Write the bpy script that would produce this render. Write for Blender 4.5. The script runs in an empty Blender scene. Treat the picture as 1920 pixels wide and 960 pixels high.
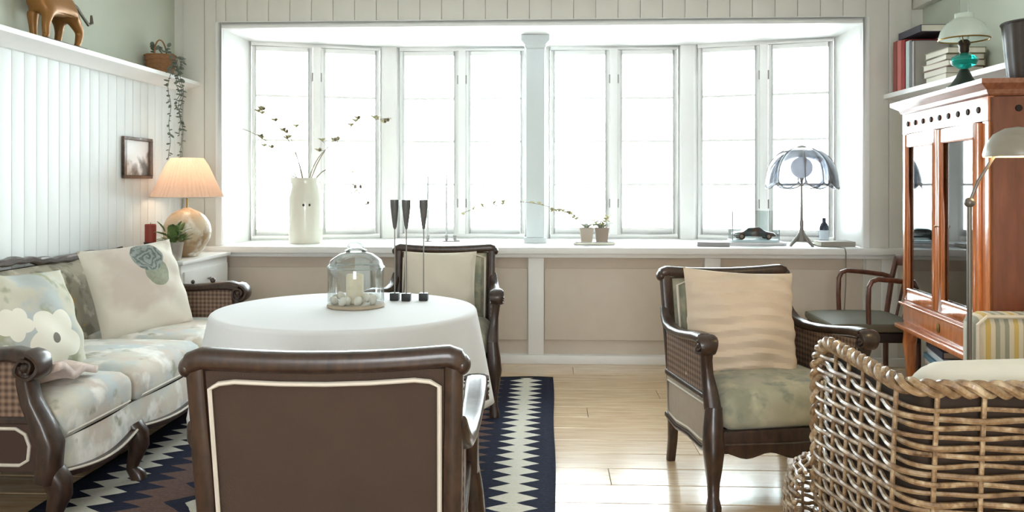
import bpy, bmesh, math, random
from mathutils import Vector, Matrix
R = math.radians
PI = math.pi
rnd = random.Random(7)
SC = bpy.context.scene
COL = SC.collection

# ------------------------------------------------------------------ camera, sky, exposure
FPX = 1580.0
cam_d = bpy.data.cameras.new('camera'); cam = bpy.data.objects.new('camera', cam_d); COL.objects.link(cam)
cam_d.sensor_width = 36.0; cam_d.lens = 36.0 * FPX / 1920.0
cam_d.shift_y = -135.0 / 1920.0
cam.location = (0, 0, 1.26); cam.rotation_euler = (R(90), 0, R(2.54))
cam_d.clip_start = 0.05
SC.camera = cam
SKY = 9.0
w = bpy.data.worlds.new('overcast_sky'); SC.world = w; w.use_nodes = True
bg = w.node_tree.nodes['Background']; bg.inputs['Color'].default_value = (0.93, 0.97, 1.0, 1); bg.inputs['Strength'].default_value = SKY
vs = SC.view_settings
vs.view_transform = 'Standard'; vs.look = 'None'; vs.gamma = 1.0; vs.use_curve_mapping = False
vs.exposure = 1.5

def portal(cx, cy, cz, wx, hz, ang):
    l = bpy.data.lights.new('window_portal', 'AREA'); l.shape = 'RECTANGLE'; l.size = wx; l.size_y = hz
    l.cycles.is_portal = True
    o = bpy.data.objects.new('window_portal', l); COL.objects.link(o)
    o.location = (cx, cy, cz); o.rotation_euler = (R(-90), 0, ang)

# ------------------------------------------------------------------ materials
def lin(c):
    return tuple(((v / 255.0) / 12.92 if v / 255.0 <= 0.04045 else ((v / 255.0 + 0.055) / 1.055) ** 2.4) for v in c) + (1.0,)

class Ex:
    """tiny expression wrapper over Math nodes"""
    def __init__(s, nt, k): s.nt = nt; s.k = k
    def _m(s, op, b=None, c=None):
        n = s.nt.nodes.new('ShaderNodeMath'); n.operation = op
        for i, v in enumerate((s, b, c)):
            if v is None: continue
            if isinstance(v, Ex): s.nt.links.new(v.k, n.inputs[i])
            else: n.inputs[i].default_value = v
        return Ex(s.nt, n.outputs[0])
    def __add__(s, b): return s._m('ADD', b)
    def __sub__(s, b): return s._m('SUBTRACT', b)
    def __mul__(s, b): return s._m('MULTIPLY', b)
    def __truediv__(s, b): return s._m('DIVIDE', b)
    def abs(s): return s._m('ABSOLUTE')
    def fract(s): return s._m('FRACT')
    def lt(s, b): return s._m('LESS_THAN', b)
    def gt(s, b): return s._m('GREATER_THAN', b)
    def sin(s): return s._m('SINE')
    def sqrt(s): return s._m('SQRT')
    def atan2(s, b): return s._m('ARCTAN2', b)
    def min(s, b): return s._m('MINIMUM', b)
    def max(s, b): return s._m('MAXIMUM', b)
    def clamp(s):
        r = s._m('ADD', 0.0); r.k.node.use_clamp = True; return r

def newmat(name):
    m = bpy.data.materials.new(name); m.use_nodes = True
    nt = m.node_tree; b = nt.nodes['Principled BSDF']
    return m, nt, b

def coords(nt, scale=(1, 1, 1), which='Object'):
    tc = nt.nodes.new('ShaderNodeTexCoord'); mp = nt.nodes.new('ShaderNodeMapping')
    mp.inputs['Scale'].default_value = scale
    nt.links.new(tc.outputs[which], mp.inputs['Vector']); return mp.outputs['Vector']

def xyz(nt, vec):
    s = nt.nodes.new('ShaderNodeSeparateXYZ'); nt.links.new(vec, s.inputs[0])
    return Ex(nt, s.outputs[0]), Ex(nt, s.outputs[1]), Ex(nt, s.outputs[2])

def noise(nt, vec, scale, detail=3, rough=0.5):
    n = nt.nodes.new('ShaderNodeTexNoise'); n.inputs['Scale'].default_value = scale
    n.inputs['Detail'].default_value = detail; n.inputs['Roughness'].default_value = rough
    nt.links.new(vec, n.inputs['Vector']); return n.outputs['Fac']

def mix(nt, fac, a, b):
    n = nt.nodes.new('ShaderNodeMix'); n.data_type = 'RGBA'
    if isinstance(fac, Ex): fac = fac.k
    if isinstance(fac, (int, float)): n.inputs[0].default_value = fac
    else: nt.links.new(fac, n.inputs[0])
    for i, v in ((6, a), (7, b)):
        if isinstance(v, tuple): n.inputs[i].default_value = v
        else: nt.links.new(v, n.inputs[i])
    return n.outputs[2]

def ramp(nt, fac, stops, mode='LINEAR'):
    n = nt.nodes.new('ShaderNodeValToRGB'); cr = n.color_ramp; cr.interpolation = mode
    while len(cr.elements) < len(stops): cr.elements.new(0.5)
    for e, (p, c) in zip(cr.elements, stops): e.position = p; e.color = lin(c)
    nt.links.new(fac.k if isinstance(fac, Ex) else fac, n.inputs[0]); return n.outputs[0]

def bump(nt, b, h, strength, dist=0.005):
    n = nt.nodes.new('ShaderNodeBump'); n.inputs['Strength'].default_value = strength; n.inputs['Distance'].default_value = dist
    nt.links.new(h.k if isinstance(h, Ex) else h, n.inputs['Height']); nt.links.new(n.outputs[0], b.inputs['Normal'])

def M(name, col, rough=0.5, metal=0.0, var=0.12, nscale=12.0, bumps=0.0, bscale=80.0, coat=0.0, stretch=(1, 1, 1), spec=0.5):
    m, nt, b = newmat(name)
    v = coords(nt, stretch)
    c = lin(col); d = tuple(x * (1 - var) for x in c[:3]) + (1,); e = tuple(min(1, x * (1 + var * 0.6)) for x in c[:3]) + (1,)
    nt.links.new(mix(nt, noise(nt, v, nscale, 4), d, e), b.inputs['Base Color'])
    b.inputs['Roughness'].default_value = rough; b.inputs['Metallic'].default_value = metal
    b.inputs['Specular IOR Level'].default_value = spec
    if coat: b.inputs['Coat Weight'].default_value = coat; b.inputs['Coat Roughness'].default_value = 0.12
    if bumps: bump(nt, b, noise(nt, v, bscale, 2), bumps)
    return m

def wood(name, c1, c2, rough=0.35, scale=6.0, stretch=(1, 8, 8), coat=0.3, perobj=False):
    m, nt, b = newmat(name)
    v = coords(nt, stretch)
    if perobj:
        oi = nt.nodes.new('ShaderNodeObjectInfo'); ad = nt.nodes.new('ShaderNodeVectorMath'); ad.operation = 'ADD'
        sc = nt.nodes.new('ShaderNodeVectorMath'); sc.operation = 'SCALE'; sc.inputs['Scale'].default_value = 37.0
        cb = nt.nodes.new('ShaderNodeCombineXYZ')
        for i in range(3): nt.links.new(oi.outputs['Random'], cb.inputs[i])
        nt.links.new(cb.outputs[0], sc.inputs[0]); nt.links.new(v, ad.inputs[0]); nt.links.new(sc.outputs[0], ad.inputs[1]); v = ad.outputs[0]
    n = noise(nt, v, scale, 6, 0.6)
    col = ramp(nt, n, [(0.3, c1), (0.7, c2)])
    if perobj:
        col = mix(nt, (Ex(nt, oi.outputs['Random']) * 0.35), col, lin(c1))
    nt.links.new(col, b.inputs['Base Color'])
    b.inputs['Roughness'].default_value = rough; b.inputs['Coat Weight'].default_value = coat; b.inputs['Coat Roughness'].default_value = 0.15
    bump(nt, b, n, 0.15, 0.003)
    return m

def floral(name, base, tints, scale=7.0, rough=0.85):
    m, nt, b = newmat(name); v = coords(nt)
    col = lin(base)
    for i, (c, s, t0, t1) in enumerate(tints):
        mp = nt.nodes.new('ShaderNodeMapping'); mp.inputs['Location'].default_value = (i * 3.7, i * 1.9, i * 5.3); nt.links.new(v, mp.inputs['Vector'])
        f = noise(nt, mp.outputs[0], scale * s, 3, 0.55)
        rr = nt.nodes.new('ShaderNodeMapRange'); rr.inputs[1].default_value = t0; rr.inputs[2].default_value = t1; nt.links.new(f, rr.inputs[0])
        col = mix(nt, rr.outputs[0], col, lin(c))
    nt.links.new(col, b.inputs['Base Color']); b.inputs['Roughness'].default_value = rough
    b.inputs['Sheen Weight'].default_value = 0.2
    bump(nt, b, noise(nt, v, 260, 2), 0.25, 0.002)
    return m

def glass(name, tint=(245, 250, 250), refl=0.10, rough=0.02, dens=1.0):
    """thin clear glass sheet: mostly see-through with a fresnel gloss"""
    m, nt, b = newmat(name); nt.nodes.remove(b)
    out = nt.nodes['Material Output']
    t = nt.nodes.new('ShaderNodeBsdfTransparent'); t.inputs[0].default_value = lin(tint)
    g = nt.nodes.new('ShaderNodeBsdfGlossy'); g.inputs['Roughness'].default_value = rough
    fr = nt.nodes.new('ShaderNodeLayerWeight'); fr.inputs[0].default_value = 0.3
    f = (Ex(nt, fr.outputs['Fresnel']) * dens + refl).clamp()
    ms = nt.nodes.new('ShaderNodeMixShader'); nt.links.new(f.k, ms.inputs[0]); nt.links.new(t.outputs[0], ms.inputs[1]); nt.links.new(g.outputs[0], ms.inputs[2])
    nt.links.new(ms.outputs[0], out.inputs[0]); return m

def translucent(name, col, t=0.5, rough=0.8, stripes=0):
    m, nt, b = newmat(name); out = nt.nodes['Material Output']
    v = coords(nt)
    c = mix(nt, noise(nt, v, 30, 3), lin(col), tuple(x * 0.9 for x in lin(col)[:3]) + (1,))
    nt.links.new(c, b.inputs['Base Color']); b.inputs['Roughness'].default_value = rough
    tr = nt.nodes.new('ShaderNodeBsdfTranslucent'); nt.links.new(c, tr.inputs[0])
    ms = nt.nodes.new('ShaderNodeMixShader'); ms.inputs[0].default_value = t
    nt.links.new(b.outputs[0], ms.inputs[1]); nt.links.new(tr.outputs[0], ms.inputs[2]); nt.links.new(ms.outputs[0], out.inputs[0]); return m

def emit(name, col, s):
    m, nt, b = newmat(name); b.inputs['Base Color'].default_value = lin(col)
    b.inputs['Emission Color'].default_value = lin(col); b.inputs['Emission Strength'].default_value = s; return m

WHITE = M('white_paint', (240, 239, 236), 0.45, var=0.03)
BOARDW = M('white_board_paint', (238, 241, 240), 0.5, var=0.03)
BOARDB = M('cream_board_paint', (222, 219, 209), 0.5, var=0.03)
BEIGE = M('beige_paint', (208, 194, 178), 0.6, var=0.05)
BEIGE2 = M('beige_panel_paint', (214, 202, 187), 0.6, var=0.05)
GREEN = M('sage_wall', (206, 211, 195), 0.8, var=0.06, nscale=3)
CEIL = M('ceiling_paint', (232, 232, 228), 0.8, var=0.02)
PANE = glass('window_glass')
CLEAR = glass('clear_glass', (246, 250, 250), 0.06, 0.03, 0.55)
PINE = wood('pine_floor', (196, 160, 118), (232, 205, 166), 0.24, 3.0, (1.2, 14, 14), 0.8, True)
DWOOD = wood('walnut_wood', (36, 24, 18), (70, 48, 36), 0.36, 7.0, (6, 6, 2), 0.2)
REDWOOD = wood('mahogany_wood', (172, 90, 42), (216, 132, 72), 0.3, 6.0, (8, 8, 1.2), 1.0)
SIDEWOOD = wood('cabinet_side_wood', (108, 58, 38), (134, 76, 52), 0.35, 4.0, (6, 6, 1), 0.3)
TAUPE = M('taupe_upholstery', (76, 61, 52), 0.9, var=0.14, nscale=9, bumps=0.3, bscale=300, spec=0.2)
LTAUPE = M('light_taupe_upholstery', (176, 162, 146), 0.9, var=0.1, nscale=30, bumps=0.3, bscale=300, spec=0.2)
PIPING = M('cream_piping', (214, 204, 190), 0.7, var=0.08)
SOFAF = floral('sofa_fabric', (212, 206, 190), [((190, 198, 198), 0.8, 0.40, 0.62), ((206, 188, 172), 0.8, 0.48, 0.68), ((238, 234, 226), 1.1, 0.52, 0.64), ((158, 156, 134), 1.5, 0.62, 0.72)], 6.5)
SOFAB = floral('sofa_back_fabric', (168, 158, 138), [((128, 122, 102), 1.0, 0.48, 0.58), ((204, 196, 176), 1.3, 0.55, 0.62), ((190, 156, 92), 1.7, 0.63, 0.68)], 7.5)
CHAIRF = floral('armchair_fabric', (168, 162, 140), [((138, 138, 118), 0.9, 0.42, 0.64), ((186, 178, 152), 1.2, 0.5, 0.66), ((124, 130, 116), 1.5, 0.56, 0.7)], 7.0)
BEIGECUSH = M('beige_linen', (214, 194, 172), 0.9, var=0.08, nscale=6, bumps=0.2, bscale=260, spec=0.2)
CREAMCUSH = M('cream_linen', (214, 204, 186), 0.9, var=0.06, nscale=6, bumps=0.2, bscale=260, spec=0.2)
PINKF = floral('pale_pink_fabric', (222, 200, 188), [((200, 178, 168), 1.2, 0.5, 0.6)], 9)
LINEN = M('white_tablecloth', (236, 236, 238), 0.85, var=0.02, nscale=5, bumps=0.1, bscale=300, spec=0.2)
BLACK = M('black_iron', (26, 26, 28), 0.45, var=0.1)
DGREY = M('dark_grey', (62, 60, 60), 0.5, var=0.1)
STEEL = M('brushed_nickel', (150, 146, 142), 0.35, 0.9, var=0.06)
BRASS = M('brass', (150, 120, 62), 0.35, 0.9, var=0.1)
CERAM = M('cream_glaze', (226, 223, 208), 0.25, var=0.04, coat=0.5)
LEAF = M('leaf_green', (104, 128, 72), 0.55, var=0.25, nscale=25)
LEAFD = M('grey_green_leaf', (104, 112, 98), 0.6, var=0.25, nscale=25)
TWIG = M('twig_bark', (150, 138, 120), 0.8, var=0.2)
BLOSSOM = M('blossom_petal', (206, 200, 160), 0.8, var=0.15)
BUD = M('brown_bud', (120, 104, 88), 0.8, var=0.2)
CANDLEW = translucent('cream_wax', (242, 230, 208), 0.3, 0.6)
CANDLER = M('red_wax', (142, 52, 36), 0.55, var=0.06)
BASKET = M('wicker_basket', (150, 104, 66), 0.7, var=0.35, nscale=60, bumps=0.5, bscale=120)
BRONZE = M('gilded_figurine', (150, 104, 52), 0.42, 0.35, var=0.4, nscale=9)

def cane_mat():
    m, nt, b = newmat('cane_weave'); x, y, z = xyz(nt, coords(nt, (130, 130, 130)))
    q = x + y; f = ((q + z).sin() * (q - z).sin() * 0.5 + 0.5)
    nt.links.new(mix(nt, f, lin((72, 50, 38)), lin((150, 122, 102))), b.inputs['Base Color'])
    b.inputs['Roughness'].default_value = 0.5; bump(nt, b, f, 0.6, 0.003); return m
CANE = cane_mat()

def wicker_mat():
    m, nt, b = newmat('rattan_cane'); v = coords(nt)
    oi = nt.nodes.new('ShaderNodeObjectInfo')
    n = noise(nt, v, 38, 4, 0.6)
    c = ramp(nt, n, [(0.32, (92, 66, 44)), (0.5, (160, 128, 92)), (0.68, (206, 184, 150))])
    nt.links.new(mix(nt, Ex(nt, oi.outputs['Random']) * 0.5, c, lin((120, 90, 62))), b.inputs['Base Color'])
    b.inputs['Roughness'].default_value = 0.42; b.inputs['Coat Weight'].default_value = 0.25; return m
WICKER = wicker_mat()

def stripe_mat(name, period, cols, axis=0):
    m, nt, b = newmat(name); k = xyz(nt, coords(nt))[axis]
    n = len(cols); st = [(i / n, c) for i, c in enumerate(cols)]
    nt.links.new(ramp(nt, (k / period + 20.0).fract(), st, 'CONSTANT'), b.inputs['Base Color']); b.inputs['Roughness'].default_value = 0.85; return m
STRIPE = stripe_mat('striped_upholstery', 0.11, [(206, 196, 176), (196, 170, 104), (206, 196, 176), (150, 150, 136), (188, 184, 170), (150, 150, 136)])

def rug_mat():
    m, nt, b = newmat('kilim_weave'); v = coords(nt); x, y, z = xyz(nt, v)
    wob = Ex(nt, noise(nt, v, 14, 2)) * 0.02 - 0.01
    d = (x.abs() * -1.0) + 0.995 + wob                 # distance in from the long edge
    tri = ((y / 0.105).fract() - 0.5).abs() * 2.0
    tri2 = ((y / 0.105 + 0.5).fract() - 0.5).abs() * 2.0
    cen = (d - 0.165).abs()
    white = cen.lt(tri * 0.085 + 0.016)
    brown = d.gt(tri2 * 0.10 + 0.30)
    cen2 = (d - 0.62).abs()
    tri3 = ((y / 0.21).fract() - 0.5).abs() * 2.0
    white2 = cen2.lt(tri3 * 0.07 + 0.0)
    navy2 = cen2.lt(tri3 * 0.12 + 0.04)
    fz = noise(nt, v, 90, 2)
    navy = mix(nt, fz, lin((22, 24, 38)), lin((50, 54, 74)))
    br = mix(nt, fz, lin((84, 64, 60)), lin((126, 100, 92)))
    wh = mix(nt, fz, lin((208, 202, 186)), lin((232, 228, 216)))
    c = mix(nt, brown, navy, br); c = mix(nt, navy2 * d.gt(0.45), c, navy); c = mix(nt, white2, c, wh); c = mix(nt, white, c, wh)
    end = (y.abs()).gt(1.96)
    c = mix(nt, end, c, lin((38, 36, 40)))
    nt.links.new(c, b.inputs['Base Color']); b.inputs['Roughness'].default_value = 0.95; b.inputs['Specular IOR Level'].default_value = 0.15
    bump(nt, b, (y * 500.0).sin(), 0.3, 0.002); return m
RUG = rug_mat()

def flower_pillow_mat():
    """printed cotton: a big white blossom with a grey eye, pale leaves"""
    m, nt, b = newmat('printed_flower_cotton'); v = coords(nt); x, y, z = xyz(nt, v)
    col = floral_color(nt, v, (206, 202, 184), [((188, 194, 192), 0.9, 0.45, 0.56), ((170, 172, 144), 1.2, 0.56, 0.64)])
    def flower(cx, cz, r0, eye):
        dx, dz = x - cx, z - cz
        r = (dx * dx + dz * dz).sqrt(); th = dx.atan2(dz)
        pet = ((th * 2.5).sin().abs() * 0.28 + 0.72) * r0
        return r.lt(pet), r.lt(eye)
    for cx, cz, r0, eye in ((0.05, -0.10, 0.135, 0.022), (-0.12, -0.02, 0.075, 0.0), (-0.2, -0.15, 0.06, 0.0)):
        f, e = flower(cx, cz, r0, eye)
        col = mix(nt, f, col, lin((240, 236, 222)))
        if eye: col = mix(nt, e, col, lin((128, 122, 112)))
    nt.links.new(col, b.inputs['Base Color']); b.inputs['Roughness'].default_value = 0.9; return m

def floral_color(nt, v, base, tints, scale=7.0):
    col = lin(base)
    for i, (c, s, t0, t1) in enumerate(tints):
        mp = nt.nodes.new('ShaderNodeMapping'); mp.inputs['Location'].default_value = (i * 3.7 + 1, i * 1.9, i * 5.3); nt.links.new(v, mp.inputs['Vector'])
        rr = nt.nodes.new('ShaderNodeMapRange'); rr.inputs[1].default_value = t0; rr.inputs[2].default_value = t1
        nt.links.new(noise(nt, mp.outputs[0], scale * s, 3, 0.55), rr.inputs[0]); col = mix(nt, rr.outputs[0], col, lin(c))
    return col

def rose_pillow_mat():
    m, nt, b = newmat('printed_rose_linen'); v = coords(nt); x, y, z = xyz(nt, v)
    col = floral_color(nt, v, (222, 214, 200), [((206, 192, 180), 0.7, 0.5, 0.62)], 5)
    wob = Ex(nt, noise(nt, v, 16, 3)) * 0.07
    def blob(cx, cz, rx, rz):
        dx, dz = (x - cx) / rx, (z - cz) / rz
        return ((dx * dx + dz * dz).sqrt() + wob * 3.0 - 0.1).lt(1.0)
    rx_, rz_ = x - 0.05, z - 0.15
    ring = (((rx_ * rx_ + rz_ * rz_).sqrt() * 210.0 + rx_.atan2(rz_) + Ex(nt, noise(nt, v, 18, 4)) * 26.0).sin() * 0.5 + 0.5)
    rose = mix(nt, ring, lin((98, 107, 102)), lin((154, 160, 154)))
    leaf = mix(nt, noise(nt, v, 46, 3), lin((120, 128, 108)), lin((176, 176, 156)))
    col = mix(nt, blob(0.075, 0.06, 0.075, 0.08), col, leaf)
    col = mix(nt, blob(0.05, 0.15, 0.09, 0.085), col, rose)
    nt.links.new(col, b.inputs['Base Color']); b.inputs['Roughness'].default_value = 0.9; return m

# ------------------------------------------------------------------ mesh helpers
class MB:
    def __init__(s): s.v = []; s.f = []
    def add(s, vs, fs):
        o = len(s.v); s.v += [tuple(p) for p in vs]; s.f += [tuple(i + o for i in f) for f in fs]; return s
    def box(s, x0, x1, y0, y1, z0, z1):
        vs = [(x, y, z) for z in (z0, z1) for y in (y0, y1) for x in (x0, x1)]
        return s.add(vs, [(0, 2, 3, 1), (4, 5, 7, 6), (0, 1, 5, 4), (2, 6, 7, 3), (0, 4, 6, 2), (1, 3, 7, 5)])
    def prism(s, poly, a, b, axis='z'):
        """extrude a 2D polygon; axis z: (x,y); axis x: (y,z); axis y: (x,z)"""
        def P(p, t): return (p[0], p[1], t) if axis == 'z' else ((t, p[0], p[1]) if axis == 'x' else (p[0], t, p[1]))
        n = len(poly); vs = [P(p, a) for p in poly] + [P(p, b) for p in poly]
        return s.add(vs, [tuple(range(n))[::-1], tuple(range(n, 2 * n))] + [(i, (i + 1) % n, n + (i + 1) % n, n + i) for i in range(n)])
    def rings(s, rs, caps=True, close=False):
        n = len(rs[0]); m = len(rs); vs = [p for r in rs for p in r]; fs = []
        for i in range(m if close else m - 1):
            a, b = i * n, ((i + 1) % m) * n
            for j in range(n): k = (j + 1) % n; fs.append((a + j, a + k, b + k, b + j))
        if caps and not close: fs += [tuple(range(n))[::-1], tuple(range((m - 1) * n, m * n))]
        return s.add(vs, fs)
    def tube(s, pts, r, n=8, closed=False, caps=True):
        pts = [Vector(p) for p in pts]; m = len(pts); rr = r if isinstance(r, (list, tuple)) else [r] * m
        rs = []; up = None
        for i, p in enumerate(pts):
            if closed: t = pts[(i + 1) % m] - pts[i - 1]
            else: t = pts[min(i + 1, m - 1)] - pts[max(i - 1, 0)]
            if t.length < 1e-9: t = Vector((0, 0, 1))
            t.normalize()
            if up is None: up = Vector((0, 0, 1)) if abs(t.z) < 0.9 else Vector((1, 0, 0))
            a = t.cross(up)
            if a.length < 1e-6: a = t.cross(Vector((0.3, 1, 0.2)))
            a.normalize(); up = a.cross(t).normalized()
            rs.append([p + (a * math.cos(2 * PI * j / n) + up * math.sin(2 * PI * j / n)) * rr[i] for j in range(n)])
        return s.rings(rs, caps, closed)
    def sweep(s, pts, ws, hs, side, n=12, e=0.55):
        """superellipse section: half-width ws along 'side', half-height hs across"""
        pts = [Vector(p) for p in pts]; m = len(pts); side = Vector(side).normalized(); rs = []
        ws = ws if isinstance(ws, (list, tuple)) else [ws] * m; hs = hs if isinstance(hs, (list, tuple)) else [hs] * m
        for i, p in enumerate(pts):
            t = (pts[min(i + 1, m - 1)] - pts[max(i - 1, 0)]).normalized(); b = t.cross(side).normalized()
            ring = []
            for j in range(n):
                a = 2 * PI * (j + 0.5) / n; c, d = math.cos(a), math.sin(a)
                ring.append(p + side * (ws[i] * math.copysign(abs(c) ** e, c)) + b * (hs[i] * math.copysign(abs(d) ** e, d)))
            rs.append(ring)
        return s.rings(rs)
    def lathe(s, prof, n=24, c=(0, 0, 0), caps=True, fr=None):
        rs = []
        for r, z in prof:
            rs.append([(c[0] + (r if not fr else r * fr(2 * PI * j / n)) * math.cos(2 * PI * j / n), c[1] + (r if not fr else r * fr(2 * PI * j / n)) * math.sin(2 * PI * j / n), c[2] + z) for j in range(n)])
        return s.rings(rs, caps)
    def ball(s, c, r, n=12, m=8, sc=(1, 1, 1)):
        rs = []
        for i in range(m + 1):
            a = PI * i / m; q = max(math.sin(a), 0.02)
            rs.append([(c[0] + sc[0] * r * q * math.cos(2 * PI * j / n), c[1] + sc[1] * r * q * math.sin(2 * PI * j / n), c[2] - sc[2] * r * math.cos(a)) for j in range(n)])
        return s.rings(rs)
    def grid(s, fn, nu, nv):
        vs = [fn(i / nu, j / nv) for j in range(nv + 1) for i in range(nu + 1)]; w_ = nu + 1
        return s.add(vs, [(j * w_ + i, j * w_ + i + 1, (j + 1) * w_ + i + 1, (j + 1) * w_ + i) for j in range(nv) for i in range(nu)])
    def rbox(s, c, size, r, n=8, puff=0.0, puffb=0.0):
        """rounded cushion block"""
        h = [q / 2 for q in size]
        def fix(p):
            q = [max(-(h[k] - r), min(h[k] - r, p[k])) for k in range(3)]
            d = Vector((p[0] - q[0], p[1] - q[1], p[2] - q[2]))
            if d.length > 1e-9: d = d.normalized() * r
            x, y, z = q[0] + d.x, q[1] + d.y, q[2] + d.z
            g = max(0, 1 - (x / h[0]) ** 2) ** 0.6 * max(0, 1 - (y / h[1]) ** 2) ** 0.6
            z += (puff if z > 0 else -puffb) * g * min(1, abs(z) / h[2])
            return (c[0] + x, c[1] + y, c[2] + z)
        def sp(t, k):
            t2 = 2 * t - 1; a = h[k]; edge = (a - r) / a
            return a * math.copysign(min(1, abs(t2) ** 0.8), t2)
        for ax in range(3):
            o = [k for k in range(3) if k != ax]
            for sg in (-1, 1):
                def fn(u, v, ax=ax, o=o, sg=sg):
                    p = [0, 0, 0]; p[ax] = sg * h[ax]; p[o[0]] = sp(u, o[0]); p[o[1]] = sp(v, o[1]); return fix(p)
                s.grid(fn, n, n)
        return s
    def xf(s, mat):
        s.v = [tuple(mat @ Vector(p)) for p in s.v]; return s
    def build(s, name, mat, parent=None, smooth=True, bevel=0.0, angle=38):
        me = bpy.data.meshes.new(name); me.from_pydata(s.v, [], s.f); me.update()
        bm = bmesh.new(); bm.from_mesh(me)
        bmesh.ops.remove_doubles(bm, verts=bm.verts, dist=1e-5)
        if bevel: bmesh.ops.bevel(bm, geom=[e for e in bm.edges if len(e.link_faces) == 2 and e.calc_face_angle(0) > 0.6], offset=bevel, segments=2, affect='EDGES', profile=0.6, clamp_overlap=True)
        bmesh.ops.recalc_face_normals(bm, faces=bm.faces)
        for f in bm.faces: f.smooth = smooth
        bm.to_mesh(me); bm.free()
        if smooth: me.set_sharp_from_angle(angle=R(angle))
        me.materials.append(mat)
        o = bpy.data.objects.new(name, me); COL.objects.link(o)
        if parent: o.parent = parent
        return o

def thing(name, label, cat, loc=(0, 0, 0), rot=0.0, group=None, kind=None):
    o = bpy.data.objects.new(name, None); COL.objects.link(o); o.empty_display_size = 0.1
    o.location = loc; o.rotation_euler = (0, 0, rot) if not isinstance(rot, tuple) else rot
    return tag(o, label, cat, group, kind)
def tag(o, label, cat=None, group=None, kind=None):
    o['label'] = label
    if cat: o['category'] = cat
    if group: o['group'] = group
    if kind: o['kind'] = kind
    return o
def copy_obj(src, parent=None, loc=None):
    c = src.copy(); COL.objects.link(c); c.parent = parent
    if loc is not None: c.location = loc
    return c
def copy_tree(o, parent=None):
    c = copy_obj(o, parent)
    for ch in list(o.children): copy_tree(ch, c)
    return c

def pillow_mb(wd, ht, th, n=22, wr=0.006, seed=0, folds=0.0):
    """scatter cushion in the XZ plane, thickness along Y, front = -Y"""
    r_ = random.Random(seed); ph = [r_.uniform(0, 6) for _ in range(6)]
    m = MB()
    for sg in (-1, 1):
        def fn(u, v, sg=sg):
            a, b = 2 * u - 1, 2 * v - 1
            x = wd / 2 * a * (1 - 0.055 * (1 - b * b) * abs(a)); z = ht / 2 * b * (1 - 0.055 * (1 - a * a) * abs(b))
            e = max(0, (1 - a * a) * (1 - b * b)) ** 0.45
            y = th / 2 * e
            wv = math.sin(7 * a + ph[0] + 3 * b) * math.sin(5 * b + ph[1]) + 0.6 * math.sin(11 * a * b + ph[2])
            y += wr * wv * min(1, e * 3)
            if folds: y += folds * math.sin(26 * b + 1.5 * math.sin(3 * a + ph[3])) * min(1, e * 2)
            return (x, sg * y, z)
        m.grid(fn, n, n)
    return m

# ------------------------------------------------------------------ the room
XL, XG, XR, YB, ZC, YR = -2.621, -2.69, 2.576, 5.94, 2.65, -2.2
ZS = 0.82           # window sill
ZT = 2.37           # top of the bay opening
OL, OR_ = -2.335, 2.16

fl = MB().box(XG - 0.1, XR + 0.1, YR, YB + 0.1, -0.1, -0.022).build('floor', M('floor_gap', (70, 52, 38), 0.9), None)
tag(fl, 'pale varnished pine plank floor of the sitting room', 'floor', kind='structure')
pw = 0.205
y = YR + 0.005; row = 0; pcache = {}
while y < YB:
    y1 = min(y + pw, YB)
    cuts = [XG - 0.05] + sorted([(-1.3 + ((row * 1.37) % 2.3)), (1.1 + ((row * 0.83) % 1.2))]) + [XR + 0.05]
    for a, b in zip(cuts[:-1], cuts[1:]):
        if b - a < 0.05: continue
        hx, hy = (b - a) / 2 - 0.0012, (y1 - y) / 2 - 0.003
        o = MB().box(-hx, hx, -hy, hy, -0.022, 0).build('plank', PINE, fl, False, 0.0015)
        o.location = ((a + b) / 2, (y + y1) / 2, 0)
    y += pw; row += 1

ce = MB().box(XG - 0.1, XR + 0.1, YR, YB + 0.1, ZC, ZC + 0.1).build('ceiling', CEIL)
tag(ce, 'plain off white ceiling of the sitting room', 'ceiling', kind='structure')

# left wall: sage above, white boards below the ledge
wl = MB().box(XG - 0.1, XG, YR, YB + 0.1, 0, ZC).build('wall_left', GREEN)
tag(wl, 'sage green wall with white boarded panelling below a ledge', 'wall', kind='structure')
bd = MB().box(XG, XL, -0.0485, 0.0485, 0.0, 1.93)
b0 = None; y = YR + 0.05
while y < YB - 0.02:
    if b0 is None: b0 = bd.build('board', BOARDW, wl, True, 0.005); b0.location = (0, y, 0)
    else: copy_obj(b0, wl, (0, y, 0))
    y += 0.1
MB().box(XG, XL - 0.012, YR, YB, 0, 1.93).build('backing_panel', BOARDW, wl, False)
lg = MB().prism([(XG, 1.915), (XL + 0.03, 1.915), (XL + 0.055, 1.94), (XL + 0.10, 1.955), (XL + 0.125, 1.962), (XL + 0.125, 1.987), (XG, 1.987)], YR, YB - 0.001, 'y').build('trim_1', WHITE)
tag(lg, 'white moulded ledge running along the top of the left panelling', 'ledge', kind='structure')

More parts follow.
